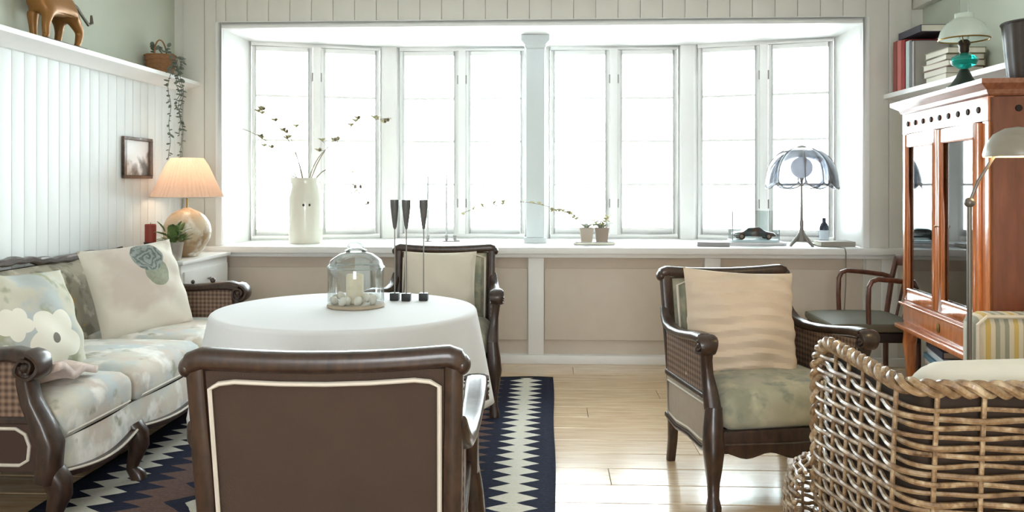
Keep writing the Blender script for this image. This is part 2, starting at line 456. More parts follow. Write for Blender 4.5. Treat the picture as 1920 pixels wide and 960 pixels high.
# right wall
wr_ = MB().box(XR, XR + 0.1, YR, YB + 0.1, 0, ZC).build('wall_right', GREEN)
tag(wr_, 'sage green wall behind the glazed cabinet', 'wall', kind='structure')
b1 = None; y = 3.0
while y < YB - 0.02:
    if b1 is None: b1 = MB().box(XR - 0.03, XR, -0.0485, 0.0485, 0.0, 1.80).build('board', BOARDB, wr_, True, 0.005); b1.location = (0, y, 0)
    else: copy_obj(b1, wr_, (0, y, 0))
    y += 0.1
sh = MB().prism([(XR - 0.03, 1.80), (XR - 0.10, 1.80), (XR - 0.2, 1.835), (XR - 0.272, 1.845), (XR - 0.272, 1.876), (XR, 1.876), (XR, 1.80)], 3.55, YB - 0.001, 'y').build('trim_2', WHITE)
tag(sh, 'white wall ledge carrying books above the glazed cabinet', 'ledge', kind='structure')
bm_ = MB().box(XR - 0.075, XR, YR, YB, 2.465, ZC).build('trim_3', BOARDB, None, True, 0.006)
tag(bm_, 'pale boxed ceiling beam along the right wall', 'beam', kind='structure')

# rear wall behind the viewer, unseen; its opening is added to let in fill light
rw = MB().box(XG, -0.6, YR - 0.1, YR, 0, ZC).box(0.6, XR, YR - 0.1, YR, 0, ZC).box(-0.6, 0.6, YR - 0.1, YR, 2.1, ZC).box(-0.6, 0.6, YR - 0.1, YR, 0, 0.8).build('wall_rear', CEIL, None, False)
tag(rw, 'plain white rear wall with an opening added for fill light', 'wall', kind='structure')
portal(0, YR - 0.05, 1.45, 1.2, 1.3, PI)

# window wall
wb = MB().box(XG, OL - 0.012, YB, YB + 0.08, 0, ZC).box(OR_ + 0.012, XR, YB, YB + 0.08, 0, ZC).box(OL - 0.012, OR_ + 0.012, YB, YB + 0.08, ZT + 0.012, ZC).box(OL, OR_, YB + 0.055, YB + 0.12, 0, ZS - 0.06).build('wall_back', BOARDB, None, False)
tag(wb, 'cream boarded wall around the wide bay window', 'wall', kind='structure')
x = XL + 0.078
bt = None
sd = None
while x < XR:
    side_ = x < OL - 0.07 or x > OR_ + 0.09
    if abs(x + 2.388) < 0.02: x += 0.155; continue
    if not side_ and x < XR - 0.05:
        if bt is None: bt = MB().box(-0.0765, 0.0765, YB - 0.018, YB, ZT + 0.005, ZC).build('board', BOARDB, wb, True, 0.004); bt.location = (x, 0, 0)
        else: copy_obj(bt, wb, (x, 0, 0))
    if side_:
        if sd is None: sd = MB().box(-0.0765, 0.0765, YB - 0.018, YB, 0.02, ZC).build('board', BOARDB, wb, True, 0.004); sd.location = (x, 0, 0)
        elif x < XR - 0.05: copy_obj(sd, wb, (x, 0, 0))
    x += 0.155
MB().box(-2.4640, OL - 0.046, YB - 0.018, YB, 0.02, ZC).build('board', BOARDB, wb, True, 0.004)
MB().box(OL - 0.045, -2.3115, YB - 0.018, YB, ZT + 0.046, ZC).build('board', BOARDB, wb, True, 0.004)
# beige panels with white posts under the sill
posts = [-2.50, -1.322, -0.094, 1.134, 2.341]
for a, b in zip(posts[:-1], posts[1:]):
    MB().box(a + 0.05, b - 0.05, YB + 0.03, YB + 0.055, 0.06, ZS - 0.06).build('panel', BEIGE, wb, False)
    MB().box(a + 0.06, b - 0.06, YB + 0.012, YB + 0.03, 0.16, 0.665).build('panel', BEIGE2, wb, True, 0.004)
for i, px in enumerate(posts):
    MB().box(px - 0.055, px + 0.055, YB - 0.03, YB + 0.055, 0.06, ZS - 0.06).build('post', WHITE, wb, True, 0.006)
bb = MB().box(XL, XR, YB - 0.04, YB + 0.04, 0, 0.06).build('baseboard_back', WHITE, None, True, 0.006)
tag(bb, 'white baseboard below the beige panels', 'baseboard', kind='structure')

# bay: sill, soffit, reveals, posts
bayp = [(OL, YB), (OL - 0.02, 6.50), (-1.29, 6.87), (-0.1, 6.92), (1.10, 6.87), (OR_ + 0.02, 6.50), (OR_, YB)]
sill = MB().prism([(-2.56, YB - 0.10), (-2.56, YB - 0.02)] + [(OL, YB - 0.02)] + bayp[1:-1] + [(OR_, YB - 0.02), (2.52, YB - 0.02), (2.52, YB - 0.10)], ZS - 0.045, ZS, 'z')
so = sill.build('trim_4', WHITE, None, True, 0.008)
tag(so, 'deep white window sill of the bay', 'window sill', kind='structure')
MB().box(-2.5, 2.46, YB - 0.065, YB + 0.02, ZS - 0.075, ZS - 0.045).build('apron_moulding', WHITE, so, True, 0.01)
sf = MB().prism(bayp, ZT, ZT + 0.1, 'z').build('trim_5', WHITE, None, False)
tag(sf, 'white soffit over the bay window', 'soffit', kind='structure')
for i, (xa, xb) in enumerate(((OL - 0.12, OL), (OR_, OR_ + 0.12))):
    o = MB().box(xa, xb, YB + 0.004, 6.52, ZS, ZT + 0.05).build('trim_%d' % (6 + i), WHITE, None, False)
    tag(o, 'white window reveal at the %s end of the bay' % ('sofa' if i == 0 else 'cabinet'), 'reveal', kind='structure')
o = MB().box(OL - 0.045, OL, YB - 0.03, YB + 0.01, ZS, ZT + 0.045).box(OR_, OR_ + 0.045, YB - 0.03, YB + 0.01, ZS, ZT + 0.045).box(OL, OR_, YB - 0.03, YB + 0.01, ZT, ZT + 0.045).build('trim_8', WHITE, None, True, 0.005)
tag(o, 'white casing framing the bay opening', 'casing', kind='structure')
for i, (px, py, ww) in enumerate(((-1.292, 6.81, 0.11), (-0.095, 6.85, 0.16), (1.10, 6.81, 0.11))):
    o = MB().box(px - ww / 2, px + ww / 2, py - 0.05, py + 0.05, ZS, ZT).build('trim_%d' % (9 + i), WHITE, None, True, 0.006)
    tag(o, ['white corner post between the first and second window pairs from the sofa', 'white post hidden behind the capped pillar', 'white corner post between the first and second window pairs from the cabinet'][i], 'post', kind='structure')
pl = thing('trim_12', 'bluish white square pillar with a moulded cap standing on the sill', 'pillar', (-0.105, 6.34, ZS), 0, None, 'structure')
PILL = M('blue_white_paint', (222, 230, 233), 0.5, var=0.03)
MB().box(-0.07, 0.07, -0.06, 0.06, 0.04, ZT - ZS - 0.10).build('shaft', PILL, pl, True, 0.008)
MB().box(-0.085, 0.085, -0.075, 0.075, 0.0, 0.04).build('plinth', PILL, pl, True, 0.006)
cp = MB(); zt = ZT - ZS
cp.rings([[(sx * a, sy * a * 0.9, z) for sx, sy in ((-1, -1), (1, -1), (1, 1), (-1, 1))] for a, z in ((0.07, zt - 0.10), (0.078, zt - 0.09), (0.078, zt - 0.07), (0.105, zt - 0.045), (0.105, zt - 0.002))])
cp.build('capital', PILL, pl, False)

def window(idx, p0, p1, label):
    p0, p1 = Vector(p0 + (0,)), Vector(p1 + (0,)); L = (p1 - p0).length; ang = math.atan2(p1.y - p0.y, p1.x - p0.x)
    root = thing('window_%d' % idx, label, 'window', (p0.x, p0.y, ZS), ang, None, 'structure')
    Hh = ZT - ZS
    fr = MB().box(0, 0.032, 0, 0.08, 0, Hh).box(L - 0.032, L, 0, 0.08, 0, Hh).box(0.032, L - 0.032, 0, 0.08, Hh - 0.03, Hh).box(0.032, L - 0.032, 0, 0.08, 0, 0.035).box(L / 2 - 0.03, L / 2 + 0.03, -0.012, 0.08, 0.035, Hh - 0.03)
    fr.build('frame', WHITE, root, True, 0.004)
    for k in range(2):
        a = 0.034 if k == 0 else L / 2 + 0.032; b = L / 2 - 0.032 if k == 0 else L - 0.034
        z0, z1 = 0.037, Hh - 0.032
        sm = MB().box(a, a + 0.036, 0.012, 0.055, z0, z1).box(b - 0.036, b, 0.012, 0.055, z0, z1).box(a + 0.036, b - 0.036, 0.012, 0.055, z0, z0 + 0.05).box(a + 0.036, b - 0.036, 0.012, 0.055, z1 - 0.036, z1)
        sash = sm.build('sash', WHITE, root, True, 0.004)
        g0, g1 = z0 + 0.05, z1 - 0.036; n = 4
        for j in range(1, n):
            zz = g0 + (g1 - g0) * j / n
            MB().box(a + 0.036, b - 0.036, 0.02, 0.048, zz - 0.009, zz + 0.009).build('glazing_bar', WHITE, sash, False)
        for j in range(n):
            za, zb = g0 + (g1 - g0) * j / n, g0 + (g1 - g0) * (j + 1) / n
            MB().box(a + 0.034, b - 0.034, 0.034, 0.037, za + 0.003, zb - 0.003).build('pane', PANE, sash, False)
        hx = (L / 2 + (-0.031 if k == 0 else 0.031))
        for zz in (0.25, 1.25):
            MB().tube([(hx, -0.002, zz), (hx, -0.002, zz + 0.07)], 0.007, 8).build('hinge', STEEL, root)
    mid = (p0 + p1) / 2; nrm = Vector((-math.sin(ang), math.cos(ang), 0)) * 0.12
    portal(mid.x + nrm.x, mid.y + nrm.y, ZS + Hh / 2, L, Hh, ang)
window(1, (OL - 0.01, 6.44), (-1.335, 6.76), 'angled pair of white casement windows by the cream jug')
window(2, (-1.25, 6.80), (-0.165, 6.80), 'white casement pair behind the tall candles, against the capped pillar')
window(3, (-0.025, 6.80), (1.06, 6.80), 'white casement pair behind the two small pots, against the capped pillar')
window(4, (1.145, 6.76), (OR_ + 0.01, 6.44), 'angled pair of white casement windows behind the petal lamp')

# ------------------------------------------------------------------ rug
rg = MB()
def rugf(u, v):
    x = -1.0 + 2.0 * u; y = -2.0 + 4.0 * v
    return (x + 0.003 * math.sin(y * 5) * abs(x), y + 0.01 * math.sin(x * 9), 0.008 + 0.0015 * math.sin(x * 17 + y * 6))
rg.grid(rugf, 40, 80)
rug = rg.build('kilim_rug', RUG); rug.location = (-0.975, 3.44, 0.001)
sm_ = rug.modifiers.new('thickness', 'SOLIDIFY'); sm_.thickness = 0.007
tag(rug, 'navy and brown flatwoven rug with white saw-tooth stripes', 'rug')

# ------------------------------------------------------------------ carved armchairs
def yb(z): return 0.27 + 0.085 * max(0.0, (z - 0.42)) / 0.44
def make_armchair():
    t = thing('carved_armchair', 'x', 'armchair')
    for s in (-1, 1):
        pts = [(s * 0.272, 0.315, 0.0), (s * 0.272, 0.29, 0.1), (s * 0.275, 0.272, 0.25)] + [(s * (0.282 + 0.006 * k / 6), yb(0.42 + 0.42 * k / 6), 0.42 + 0.42 * k / 6) for k in range(7)]
        MB().sweep(pts, [0.019, 0.02, 0.024] + [0.024] * 4 + [0.022] * 3, [0.017, 0.02, 0.024] + [0.023] * 7, (1, 0, 0), 12, 0.5).build('rear_leg', DWOOD, t)
        # front cabriole leg with the arm post above
        leg = MB().sweep([(s * 0.318, -0.285, 0.40), (s * 0.325, -0.295, 0.32), (s * 0.328, -0.305, 0.25), (s * 0.325, -0.298, 0.18), (s * 0.322, -0.29, 0.11), (s * 0.325, -0.298, 0.055), (s * 0.33, -0.312, 0.022), (s * 0.331, -0.315, 0.0)],
                         [0.030, 0.036, 0.040, 0.033, 0.024, 0.021, 0.028, 0.026], [0.034, 0.040, 0.044, 0.034, 0.024, 0.022, 0.032, 0.030], (1, 0, 0), 14, 0.75)
        leg.build('front_leg', DWOOD, t)
        post = MB().sweep([(s * 0.338, -0.262, 0.635), (s * 0.334, -0.25, 0.58), (s * 0.326, -0.24, 0.52), (s * 0.320, -0.255, 0.45), (s * 0.318, -0.275, 0.39)],
                          [0.026, 0.022, 0.022, 0.028, 0.031], [0.030, 0.024, 0.026, 0.034, 0.034], (1, 0, 0), 12, 0.7)
        post.build('arm_post', DWOOD, t)
        ap = [(s * 0.296, 0.325, 0.70), (s * 0.300, 0.30, 0.665), (s * 0.306, 0.25, 0.632), (s * 0.315, 0.16, 0.622), (s * 0.325, 0.04, 0.628), (s * 0.333, -0.08, 0.642), (s * 0.338, -0.18, 0.655), (s * 0.34, -0.25, 0.657)]
        MB().sweep(ap, [0.022, 0.026, 0.028, 0.028, 0.029, 0.031, 0.033, 0.032], [0.018, 0.019, 0.019, 0.018, 0.018, 0.019, 0.021, 0.021], (1, 0, 0), 12, 0.65).build('armrest', DWOOD, t)
        # rolled scroll at the front of the arm
        sc = MB()
        spiral = []
        for k in range(26):
            a = k / 25 * 3.6 * PI; rr_ = 0.036 * (1 - 0.78 * k / 25)
            spiral.append((s * 0.34, -0.262 - rr_ * math.sin(a), 0.632 + rr_ * math.cos(a)))
        sc.sweep(spiral, [0.036 + 0.004 * math.sin(k) for k in range(26)], [0.011 - 0.004 * k / 25 for k in range(26)], (1, 0, 0), 10, 0.8)
        sc.ball((s * 0.34, -0.262, 0.632), 0.02, 12, 8, (2.0, 1, 1))
        sc.build('arm_scroll', DWOOD, t)
        x0, x1 = s * 0.302, s * 0.310
        cs = MB().prism([(0.255, 0.425), (-0.235, 0.425), (-0.222, 0.50), (-0.235, 0.58), (-0.24, 0.635), (0.05, 0.615), (0.24, 0.622), (0.262, 0.60)], min(x0, x1), max(x0, x1), 'x')
        cs.build('cane_panel', CANE, t, False)
        MB().sweep([(s * 0.30, 0.275, 0.415), (s * 0.312, -0.26, 0.415)], 0.014, 0.013, (1, 0, 0), 10, 0.6).build('side_rail', DWOOD, t)
        MB().prism([(0.262, 0.40), (-0.265, 0.40), (-0.265, 0.235), (-0.14, 0.215), (0.0, 0.225), (0.14, 0.215), (0.262, 0.23)], min(s * 0.295, s * 0.309), max(s * 0.295, s * 0.309), 'x').build('side_panel', LTAUPE, t, False)
        MB().tube([(s * 0.312, y_, z_) for y_, z_ in ((0.24, 0.385), (-0.245, 0.385), (-0.245, 0.25), (-0.14, 0.233), (0, 0.24), (0.14, 0.232), (0.24, 0.245))], 0.0045, 6, True).build('piping', PIPING, t)
        MB().sweep([(s * 0.302, 0.27, 0.225), (s * 0.304, 0.14, 0.205), (s * 0.304, 0.0, 0.215), (s * 0.304, -0.14, 0.203), (s * 0.308, -0.27, 0.225)], 0.015, 0.013, (1, 0, 0), 10, 0.6).build('side_apron', DWOOD, t)
    # carved top rail with ears
    tp = []
    for k in range(33):
        a = -1 + 2 * k / 32; q = abs(a)
        z = 0.846 + 0.016 * q ** 2 - (0.03 * ((q - 0.86) / 0.14) ** 2 if q > 0.86 else 0)
        tp.append((0.315 * a, yb(0.84) + 0.004, z))
    wv = [0.020 if abs(k - 16) == 16 else 0.030 for k in range(33)]; hv = [0.014 if abs(k - 16) == 16 else 0.024 for k in range(33)]
    MB().sweep(tp, wv, hv, (0, 1, 0), 14, 0.65).build('top_rail', DWOOD, t)
    for s in (-1, 1):
        MB().ball((s * 0.308, yb(0.84), 0.838), 0.024, 14, 10, (0.8, 1.25, 1)).build('carved_ear', DWOOD, t)
    MB().sweep([(-0.275, yb(0.42), 0.41), (0.275, yb(0.42), 0.41)], 0.022, 0.02, (0, 1, 0), 10, 0.5).build('back_rail', DWOOD, t)
    MB().sweep([(-0.272, 0.272, 0.235), (0.272, 0.272, 0.235)], 0.018, 0.03, (0, 1, 0), 10, 0.5).build('back_seat_rail', DWOOD, t)
    # outer back
    def ob(u, v):
        z = 0.24 + (0.83 - 0.24) * v; x = (-0.266 + 0.532 * u)
        return (x, yb(z) + 0.012 + 0.010 * math.sin(PI * u) * math.sin(PI * v), z)
    o = MB().grid(ob, 12, 12)
    o.grid(lambda u, v: (ob(u, v)[0], yb(0.24 + 0.59 * v) - 0.005, ob(u, v)[2]), 12, 12)
    o.build('outer_back', TAUPE, t)
    pp = [(-0.252, 0.26), (0.252, 0.26)] + [(0.252 + 0.004 * k / 6, 0.26 + 0.53 * k / 6) for k in range(1, 7)] + [(0.235, 0.802), (0.2, 0.806), (0.1, 0.80), (0, 0.798), (-0.1, 0.80), (-0.2, 0.806), (-0.235, 0.802)] + [(-0.252 - 0.004 * k / 6, 0.26 + 0.53 * k / 6) for k in range(6, 0, -1)]
    MB().tube([(x, yb(z) + 0.022, z) for x, z in pp], 0.0055, 6, True).build('piping', PIPING, t)
    # padded inner back
    def ib(u, v):
        z = 0.42 + 0.405 * v; x = (-0.255 + 0.51 * u)
        e = (max(0, 1 - (2 * u - 1) ** 6) * max(0, 1 - (2 * v - 1) ** 6)) ** 0.5
        return (x, yb(z) - 0.006 - 0.075 * e, z)
    MB().grid(ib, 16, 16).build('inner_back', CHAIRF, t)
    MB().tube([(x * 0.97, yb(z) - 0.045, z) for x, z in ((-0.255, 0.45), (-0.255, 0.80), (-0.2, 0.818), (0.2, 0.818), (0.255, 0.80), (0.255, 0.45))], 0.006, 6).build('piping', PIPING, t)
    # seat
    fr = MB().prism([(-0.295, 0.31), (0.295, 0.31), (0.295, 0.215)] + [(0.295 - 0.59 * k / 24, 0.205 + 0.012 * math.cos(k * PI / 4) + 0.012 * abs(k / 12 - 1)) for k in range(1, 24)] + [(-0.295, 0.225)], -0.315, -0.275, 'y')
    fr.build('front_rail', DWOOD, t, True, 0.004)
    MB().tube([(-0.29, -0.317, 0.262), (0, -0.317, 0.255), (0.29, -0.317, 0.262)], 0.004, 6).build('rail_bead', PIPING if False else DWOOD, t)
    MB().box(-0.29, 0.29, -0.275, 0.255, 0.23, 0.302).build('seat_deck', TAUPE, t, False)
    MB().rbox((0, -0.03, 0.375), (0.575, 0.575, 0.145), 0.05, 12, 0.035).build('seat_cushion', CHAIRF, t)
    return t
ch1 = make_armchair(); ch1.location = (0.885, 3.625, 0.0); ch1.rotation_euler.z = R(12)
tag(ch1, 'carved wooden armchair with cane sides, standing on bare boards', 'armchair', 'carved armchairs')
ch2 = copy_tree(ch1); ch2.location = (-0.535, 2.235, 0.012); ch2.rotation_euler.z = R(185)
tag(ch2, 'carved armchair showing its brown upholstered back with pale piping', 'armchair', 'carved armchairs')
ch3 = copy_tree(ch1); ch3.location = (-0.63, 4.80, 0.012); ch3.rotation_euler.z = R(1.5)
tag(ch3, 'carved armchair facing the round table with its back to the window sill', 'armchair', 'carved armchairs')

def place_pillow(name, mb, mat, label, cat, loc, yaw, lean, roll=0.0, group=None, piping=None):
    o = mb.build(name, mat)
    o.matrix_world = Matrix.Translation(loc) @ Matrix.Rotation(yaw, 4, 'Z') @ Matrix.Rotation(lean, 4, 'X') @ Matrix.Rotation(roll, 4, 'Y')
    return tag(o, label, cat, group)
place_pillow('throw_pillow', pillow_mb(0.50, 0.46, 0.20, 40, 0.010, 3, 0.007), BEIGECUSH, 'creased beige pillow leaning in the armchair on bare boards', 'pillow', (0.825, 3.685, 0.66), R(10), R(-16), R(4), 'throw pillows')
place_pillow('throw_pillow', pillow_mb(0.43, 0.40, 0.15, 24, 0.006, 5, 0.0), CREAMCUSH, 'plain cream pillow in the armchair below the sill', 'pillow', (-0.64, 4.89, 0.67), R(1.5), R(-13), 0, 'throw pillows')

# ------------------------------------------------------------------ sofa (faces +X)
def make_sofa():
    t = thing('carved_sofa', 'long carved wooden sofa with pale floral cushions along the boarded wall', 'sofa', (-2.17, 3.87, 0.012), 0)
    L = 1.11                                   # half length
    FX, BX = 0.44, -0.36
    ys = [-0.94, -0.385, 0.31, 1.00]
    for i in range(3):
        a, b = ys[i], ys[i + 1]
        sc = MB().rbox((0.07, (a + b) / 2, 0.385), (0.72, b - a - 0.006, 0.15), 0.055, 12, 0.03)
        c = sc.build('seat_cushion', SOFAF, t)
        MB().tube([(0.425, a + 0.05, 0.345), (0.428, (a + b) / 2, 0.345), (0.425, b - 0.05, 0.345)], 0.005, 6).build('piping', PIPING, c)
    # bowed upholstered front below the cushions
    for i in range(3):
        a, b = ys[i], ys[i + 1]
        def ff(u, v, a=a, b=b):
            y = a + (b - a) * u; bow = 0.02 * math.sin(PI * u)
            zb = 0.225 - 0.03 * math.sin(PI * u)
            return (FX - 0.02 + bow - 0.015 * v * v, y, zb + (0.325 - zb) * v)
        MB().grid(ff, 12, 4).build('front_panel', SOFAF, t)
        MB().sweep([(FX - 0.015 + 0.022 * math.sin(PI * k / 12), a + (b - a) * k / 12, 0.215 - 0.03 * math.sin(PI * k / 12)) for k in range(13)], 0.018, 0.016, (1, 0, 0), 10, 0.6).build('seat_rail', DWOOD, t)
        MB().tube([(FX + 0.005 + 0.022 * math.sin(PI * k / 12), a + (b - a) * k / 12, 0.226 - 0.03 * math.sin(PI * k / 12)) for k in range(13)], 0.005, 6).build('piping', PIPING, t)
    MB().box(BX, FX - 0.04, -0.95, 1.01, 0.22, 0.315).build('seat_deck', TAUPE, t, False)
    for y in (-0.96, -0.385, 0.31, 1.01):
        MB().sweep([(FX - 0.03, y, 0.23), (FX - 0.005, y, 0.19), (FX + 0.0, y, 0.15), (FX - 0.02, y, 0.09), (FX - 0.03, y, 0.05), (FX - 0.005, y, 0.02), (FX, y, 0)], [0.045, 0.042, 0.036, 0.027, 0.023, 0.028, 0.028], [0.04, 0.045, 0.04, 0.028, 0.024, 0.032, 0.032], (0, 1, 0), 12, 0.75).build('front_leg', DWOOD, t)
    for y in (-0.95, 1.0):
        MB().sweep([(BX + 0.02, y, 0.25), (BX, y, 0.12), (BX - 0.03, y, 0)], 0.022, 0.022, (0, 1, 0), 10, 0.5).build('rear_leg', DWOOD, t)
    # back
    def bx(z): return -0.20 - 0.17 * (z - 0.36) / 0.5
    def bk(u, v):
        y = -0.96 + 1.98 * u; z = 0.32 + 0.52 * v
        e = max(0, 1 - (2 * v - 1) ** 6) ** 0.5 * max(0, 1 - (2 * u - 1) ** 10) ** 0.5
        return (bx(z) - 0.02 + 0.06 * e, y, z)
    MB().grid(bk, 40, 14).build('inner_back', SOFAB, t)
    MB().grid(lambda u, v: (bx(0.22 + 0.62 * v) - 0.05, -0.96 + 1.98 * u, 0.22 + 0.62 * v), 10, 6).build('outer_back', TAUPE, t)
    tp = []; n = 60
    for k in range(n + 1):
        a = -1 + 2 * k / n
        z = 0.85 + 0.03 * math.exp(-(a / 0.25) ** 2) + 0.012 * math.exp(-((abs(a) - 0.62) / 0.12) ** 2) + 0.004 * math.sin(k * 1.7) * (abs(a) < 0.4)
        tp.append((bx(0.85) - 0.02, 0.03 + 1.02 * a, z))
    MB().sweep(tp, 0.026, [0.018 + 0.003 * math.sin(k * 0.9) for k in range(n + 1)], (1, 0, 0), 10, 0.7).build('top_rail', DWOOD, t)
    for s, y in ((-1, -0.975), (1, 1.035)):
        MB().sweep([(bx(0.3) - 0.02, y - s * 0.01, 0.24), (bx(0.5) - 0.02, y - s * 0.01, 0.5), (bx(0.86) - 0.02, y - s * 0.01, 0.87)], 0.024, 0.024, (0, 1, 0), 10, 0.5).build('back_post', DWOOD, t)
        ap = [(bx(0.66), y, 0.70), (-0.20, y, 0.655), (-0.08, y, 0.635), (0.08, y, 0.635), (0.2, y, 0.645), (0.29, y, 0.648), (0.345, y, 0.635)]
        MB().sweep(ap, [0.03, 0.034, 0.036, 0.038, 0.042, 0.046, 0.046], [0.02, 0.022, 0.022, 0.022, 0.024, 0.027, 0.026], (0, 1, 0), 12, 0.65).build('armrest', DWOOD, t)
        sc = MB(); sp = []
        for k in range(30):
            a = k / 29 * 3.6 * PI; rr_ = 0.050 * (1 - 0.78 * k / 29)
            sp.append((0.345 + rr_ * math.sin(a), y, 0.605 + rr_ * math.cos(a)))
        sc.sweep(sp, [0.05 + 0.005 * math.sin(k * 1.3) for k in range(30)], [0.014 - 0.005 * k / 29 for k in range(30)], (0, 1, 0), 10, 0.8)
        sc.ball((0.345, y, 0.605), 0.028, 14, 8, (1, 2.0, 1))
        sc.build('arm_scroll', DWOOD, t)
        MB().ball((0.18, y, 0.678), 0.016, 10, 6).build('arm_carving', DWOOD, t)
        MB().ball((0.06, y, 0.668), 0.012, 10, 6).build('arm_carving', DWOOD, t)
        MB().sweep([(0.335, y, 0.61), (0.33, y, 0.55), (0.345, y, 0.48), (0.385, y, 0.40), (0.415, y, 0.33), (0.41, y, 0.25), (0.40, y, 0.20)], [0.045, 0.04, 0.04, 0.044, 0.048, 0.048, 0.045], [0.036, 0.03, 0.03, 0.036, 0.04, 0.038, 0.036], (0, 1, 0), 14, 0.7).build('arm_post', DWOOD, t)
        ya, yb_ = (y - 0.018, y + 0.018)
        MB().prism([(-0.21, 0.42), (0.36, 0.42), (0.32, 0.5), (0.31, 0.62), (-0.19, 0.63), (-0.25, 0.62)], y - 0.008, y + 0.008, 'y').build('cane_panel', CANE, t, False)
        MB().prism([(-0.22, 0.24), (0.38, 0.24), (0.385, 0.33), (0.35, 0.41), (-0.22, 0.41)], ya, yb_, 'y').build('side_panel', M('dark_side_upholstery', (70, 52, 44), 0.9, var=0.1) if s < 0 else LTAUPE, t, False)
        MB().sweep([(-0.22, y, 0.415), (0.36, y, 0.415)], 0.022, 0.014, (0, 1, 0), 10, 0.6).build('side_rail', DWOOD, t)
        MB().tube([(x_, y + s * 0.021, z_) for x_, z_ in ((-0.18, 0.39), (0.30, 0.39), (0.335, 0.37), (0.35, 0.33), (0.345, 0.28), (0.315, 0.262), (-0.18, 0.262))], 0.006, 6, True).build('piping', PIPING, t)
    return t
make_sofa()
FP = flower_pillow_mat(); RP = rose_pillow_mat()
place_pillow('throw_pillow', pillow_mb(0.50, 0.46, 0.21, 26, 0.008, 11), FP, 'floral pillow with a large white blossom on the sofa', 'pillow', (-2.19, 3.43, 0.675), R(74), R(-24), R(3), 'throw pillows')
place_pillow('throw_pillow', pillow_mb(0.54, 0.51, 0.22, 26, 0.008, 12), RP, 'cream linen pillow printed with a grey green rose on the sofa', 'pillow', (-2.20, 4.42, 0.695), R(58), R(-22), R(-4), 'throw pillows')
th = MB()
def fold(u, v):
    x = -0.15 + 0.30 * u; y = -0.2 + 0.38 * v
    return (x, y, 0.012 + 0.10 * max(0, 0.45 - v) * (0.7 + 0.6 * u) + 0.012 * math.sin(7 * u + 4 * v) + 0.01 * math.sin(11 * v))
th.grid(fold, 22, 22)
thr = th.build('folded_throw', PINKF); thr.modifiers.new('thickness', 'SOLIDIFY').thickness = 0.028
thr.matrix_world = Matrix.Translation((-1.95, 3.14, 0.535)) @ Matrix.Rotation(R(8), 4, 'Z')
tag(thr, 'crumpled pale pink throw lying on the sofa seat beside its arm', 'throw')

# ------------------------------------------------------------------ round table with cloth
TX, TY, TZ, TR = -0.870, 3.58, 0.718, 0.55
tb = thing('round_table', 'round wooden table hidden under the white cloth', 'table', (TX, TY, 0.012))
MB().lathe([(0.02, 0.665), (TR - 0.02, 0.665), (TR, 0.675), (TR, 0.69), (TR - 0.01, 0.697), (0.02, 0.697)], 48).build('table_top', DWOOD, tb)
MB().lathe([(0.05, 0.06), (0.07, 0.12), (0.045, 0.2), (0.06, 0.38), (0.04, 0.5), (0.08, 0.64), (0.12, 0.665)], 20).build('pedestal', DWOOD, tb)
for k in range(3):
    a = k * 2 * PI / 3 + 0.4
    MB().sweep([(0.04 * math.cos(a), 0.04 * math.sin(a), 0.12), (0.2 * math.cos(a), 0.2 * math.sin(a), 0.09), (0.33 * math.cos(a), 0.33 * math.sin(a), 0.02)], 0.028, [0.035, 0.03, 0.018], (-math.sin(a), math.cos(a), 0), 10, 0.6).build('foot', DWOOD, tb)
def clothp(u, s):
    th_ = 2 * PI * u
    corner = max(0.0, math.cos(2 * (th_ - R(-43)))) ** 3 if True else 0
    corner = abs(math.cos(2 * (th_ - R(-43)))) if False else max(0, math.cos(4 * (th_ - R(-43)))) ** 1.5
    if s <= 0.5:
        r = TR * (s / 0.5) * 0.985; return (r * math.cos(th_), r * math.sin(th_), 0.0)
    q = (s - 0.5) / 0.5
    drop = 0.40 + 0.13 * corner
    if q < 0.12:
        a = q / 0.12 * PI / 2; r = TR * 0.985 + 0.018 * math.sin(a); z = -0.018 * (1 - math.cos(a))
    else:
        k = (q - 0.12) / 0.88
        rip = math.sin(th_ * 9 + 0.7) * 0.6 + math.sin(th_ * 14 + 2.0) * 0.4 + math.sin(th_ * 23) * 0.15
        r = TR * 0.985 + 0.018 + 0.055 * k + (0.024 * rip) * k ** 0.8 + 0.03 * corner * k
        z = -0.018 - (drop - 0.018) * k
    return (r * math.cos(th_), r * math.sin(th_), z)
cl = MB(); NU, rr_ = 168, [0.02, 0.2, 0.35, 0.45, 0.49, 0.5, 0.515, 0.53, 0.545, 0.56] + [0.56 + 0.44 * k / 14 for k in range(1, 15)]
cl.rings([[clothp(j / NU, s) for j in range(NU)] for s in rr_], False)
cl.add([clothp(j / NU, 0.02) for j in range(NU)], [tuple(range(NU))])
clo = cl.build('tablecloth', LINEN, angle=60); clo.location = (TX, TY, TZ + 0.008)
clo.modifiers.new('thickness', 'SOLIDIFY').thickness = 0.0025
tag(clo, 'white linen cloth draped over the round table', 'tablecloth')
ZTAB = TZ + 0.0095

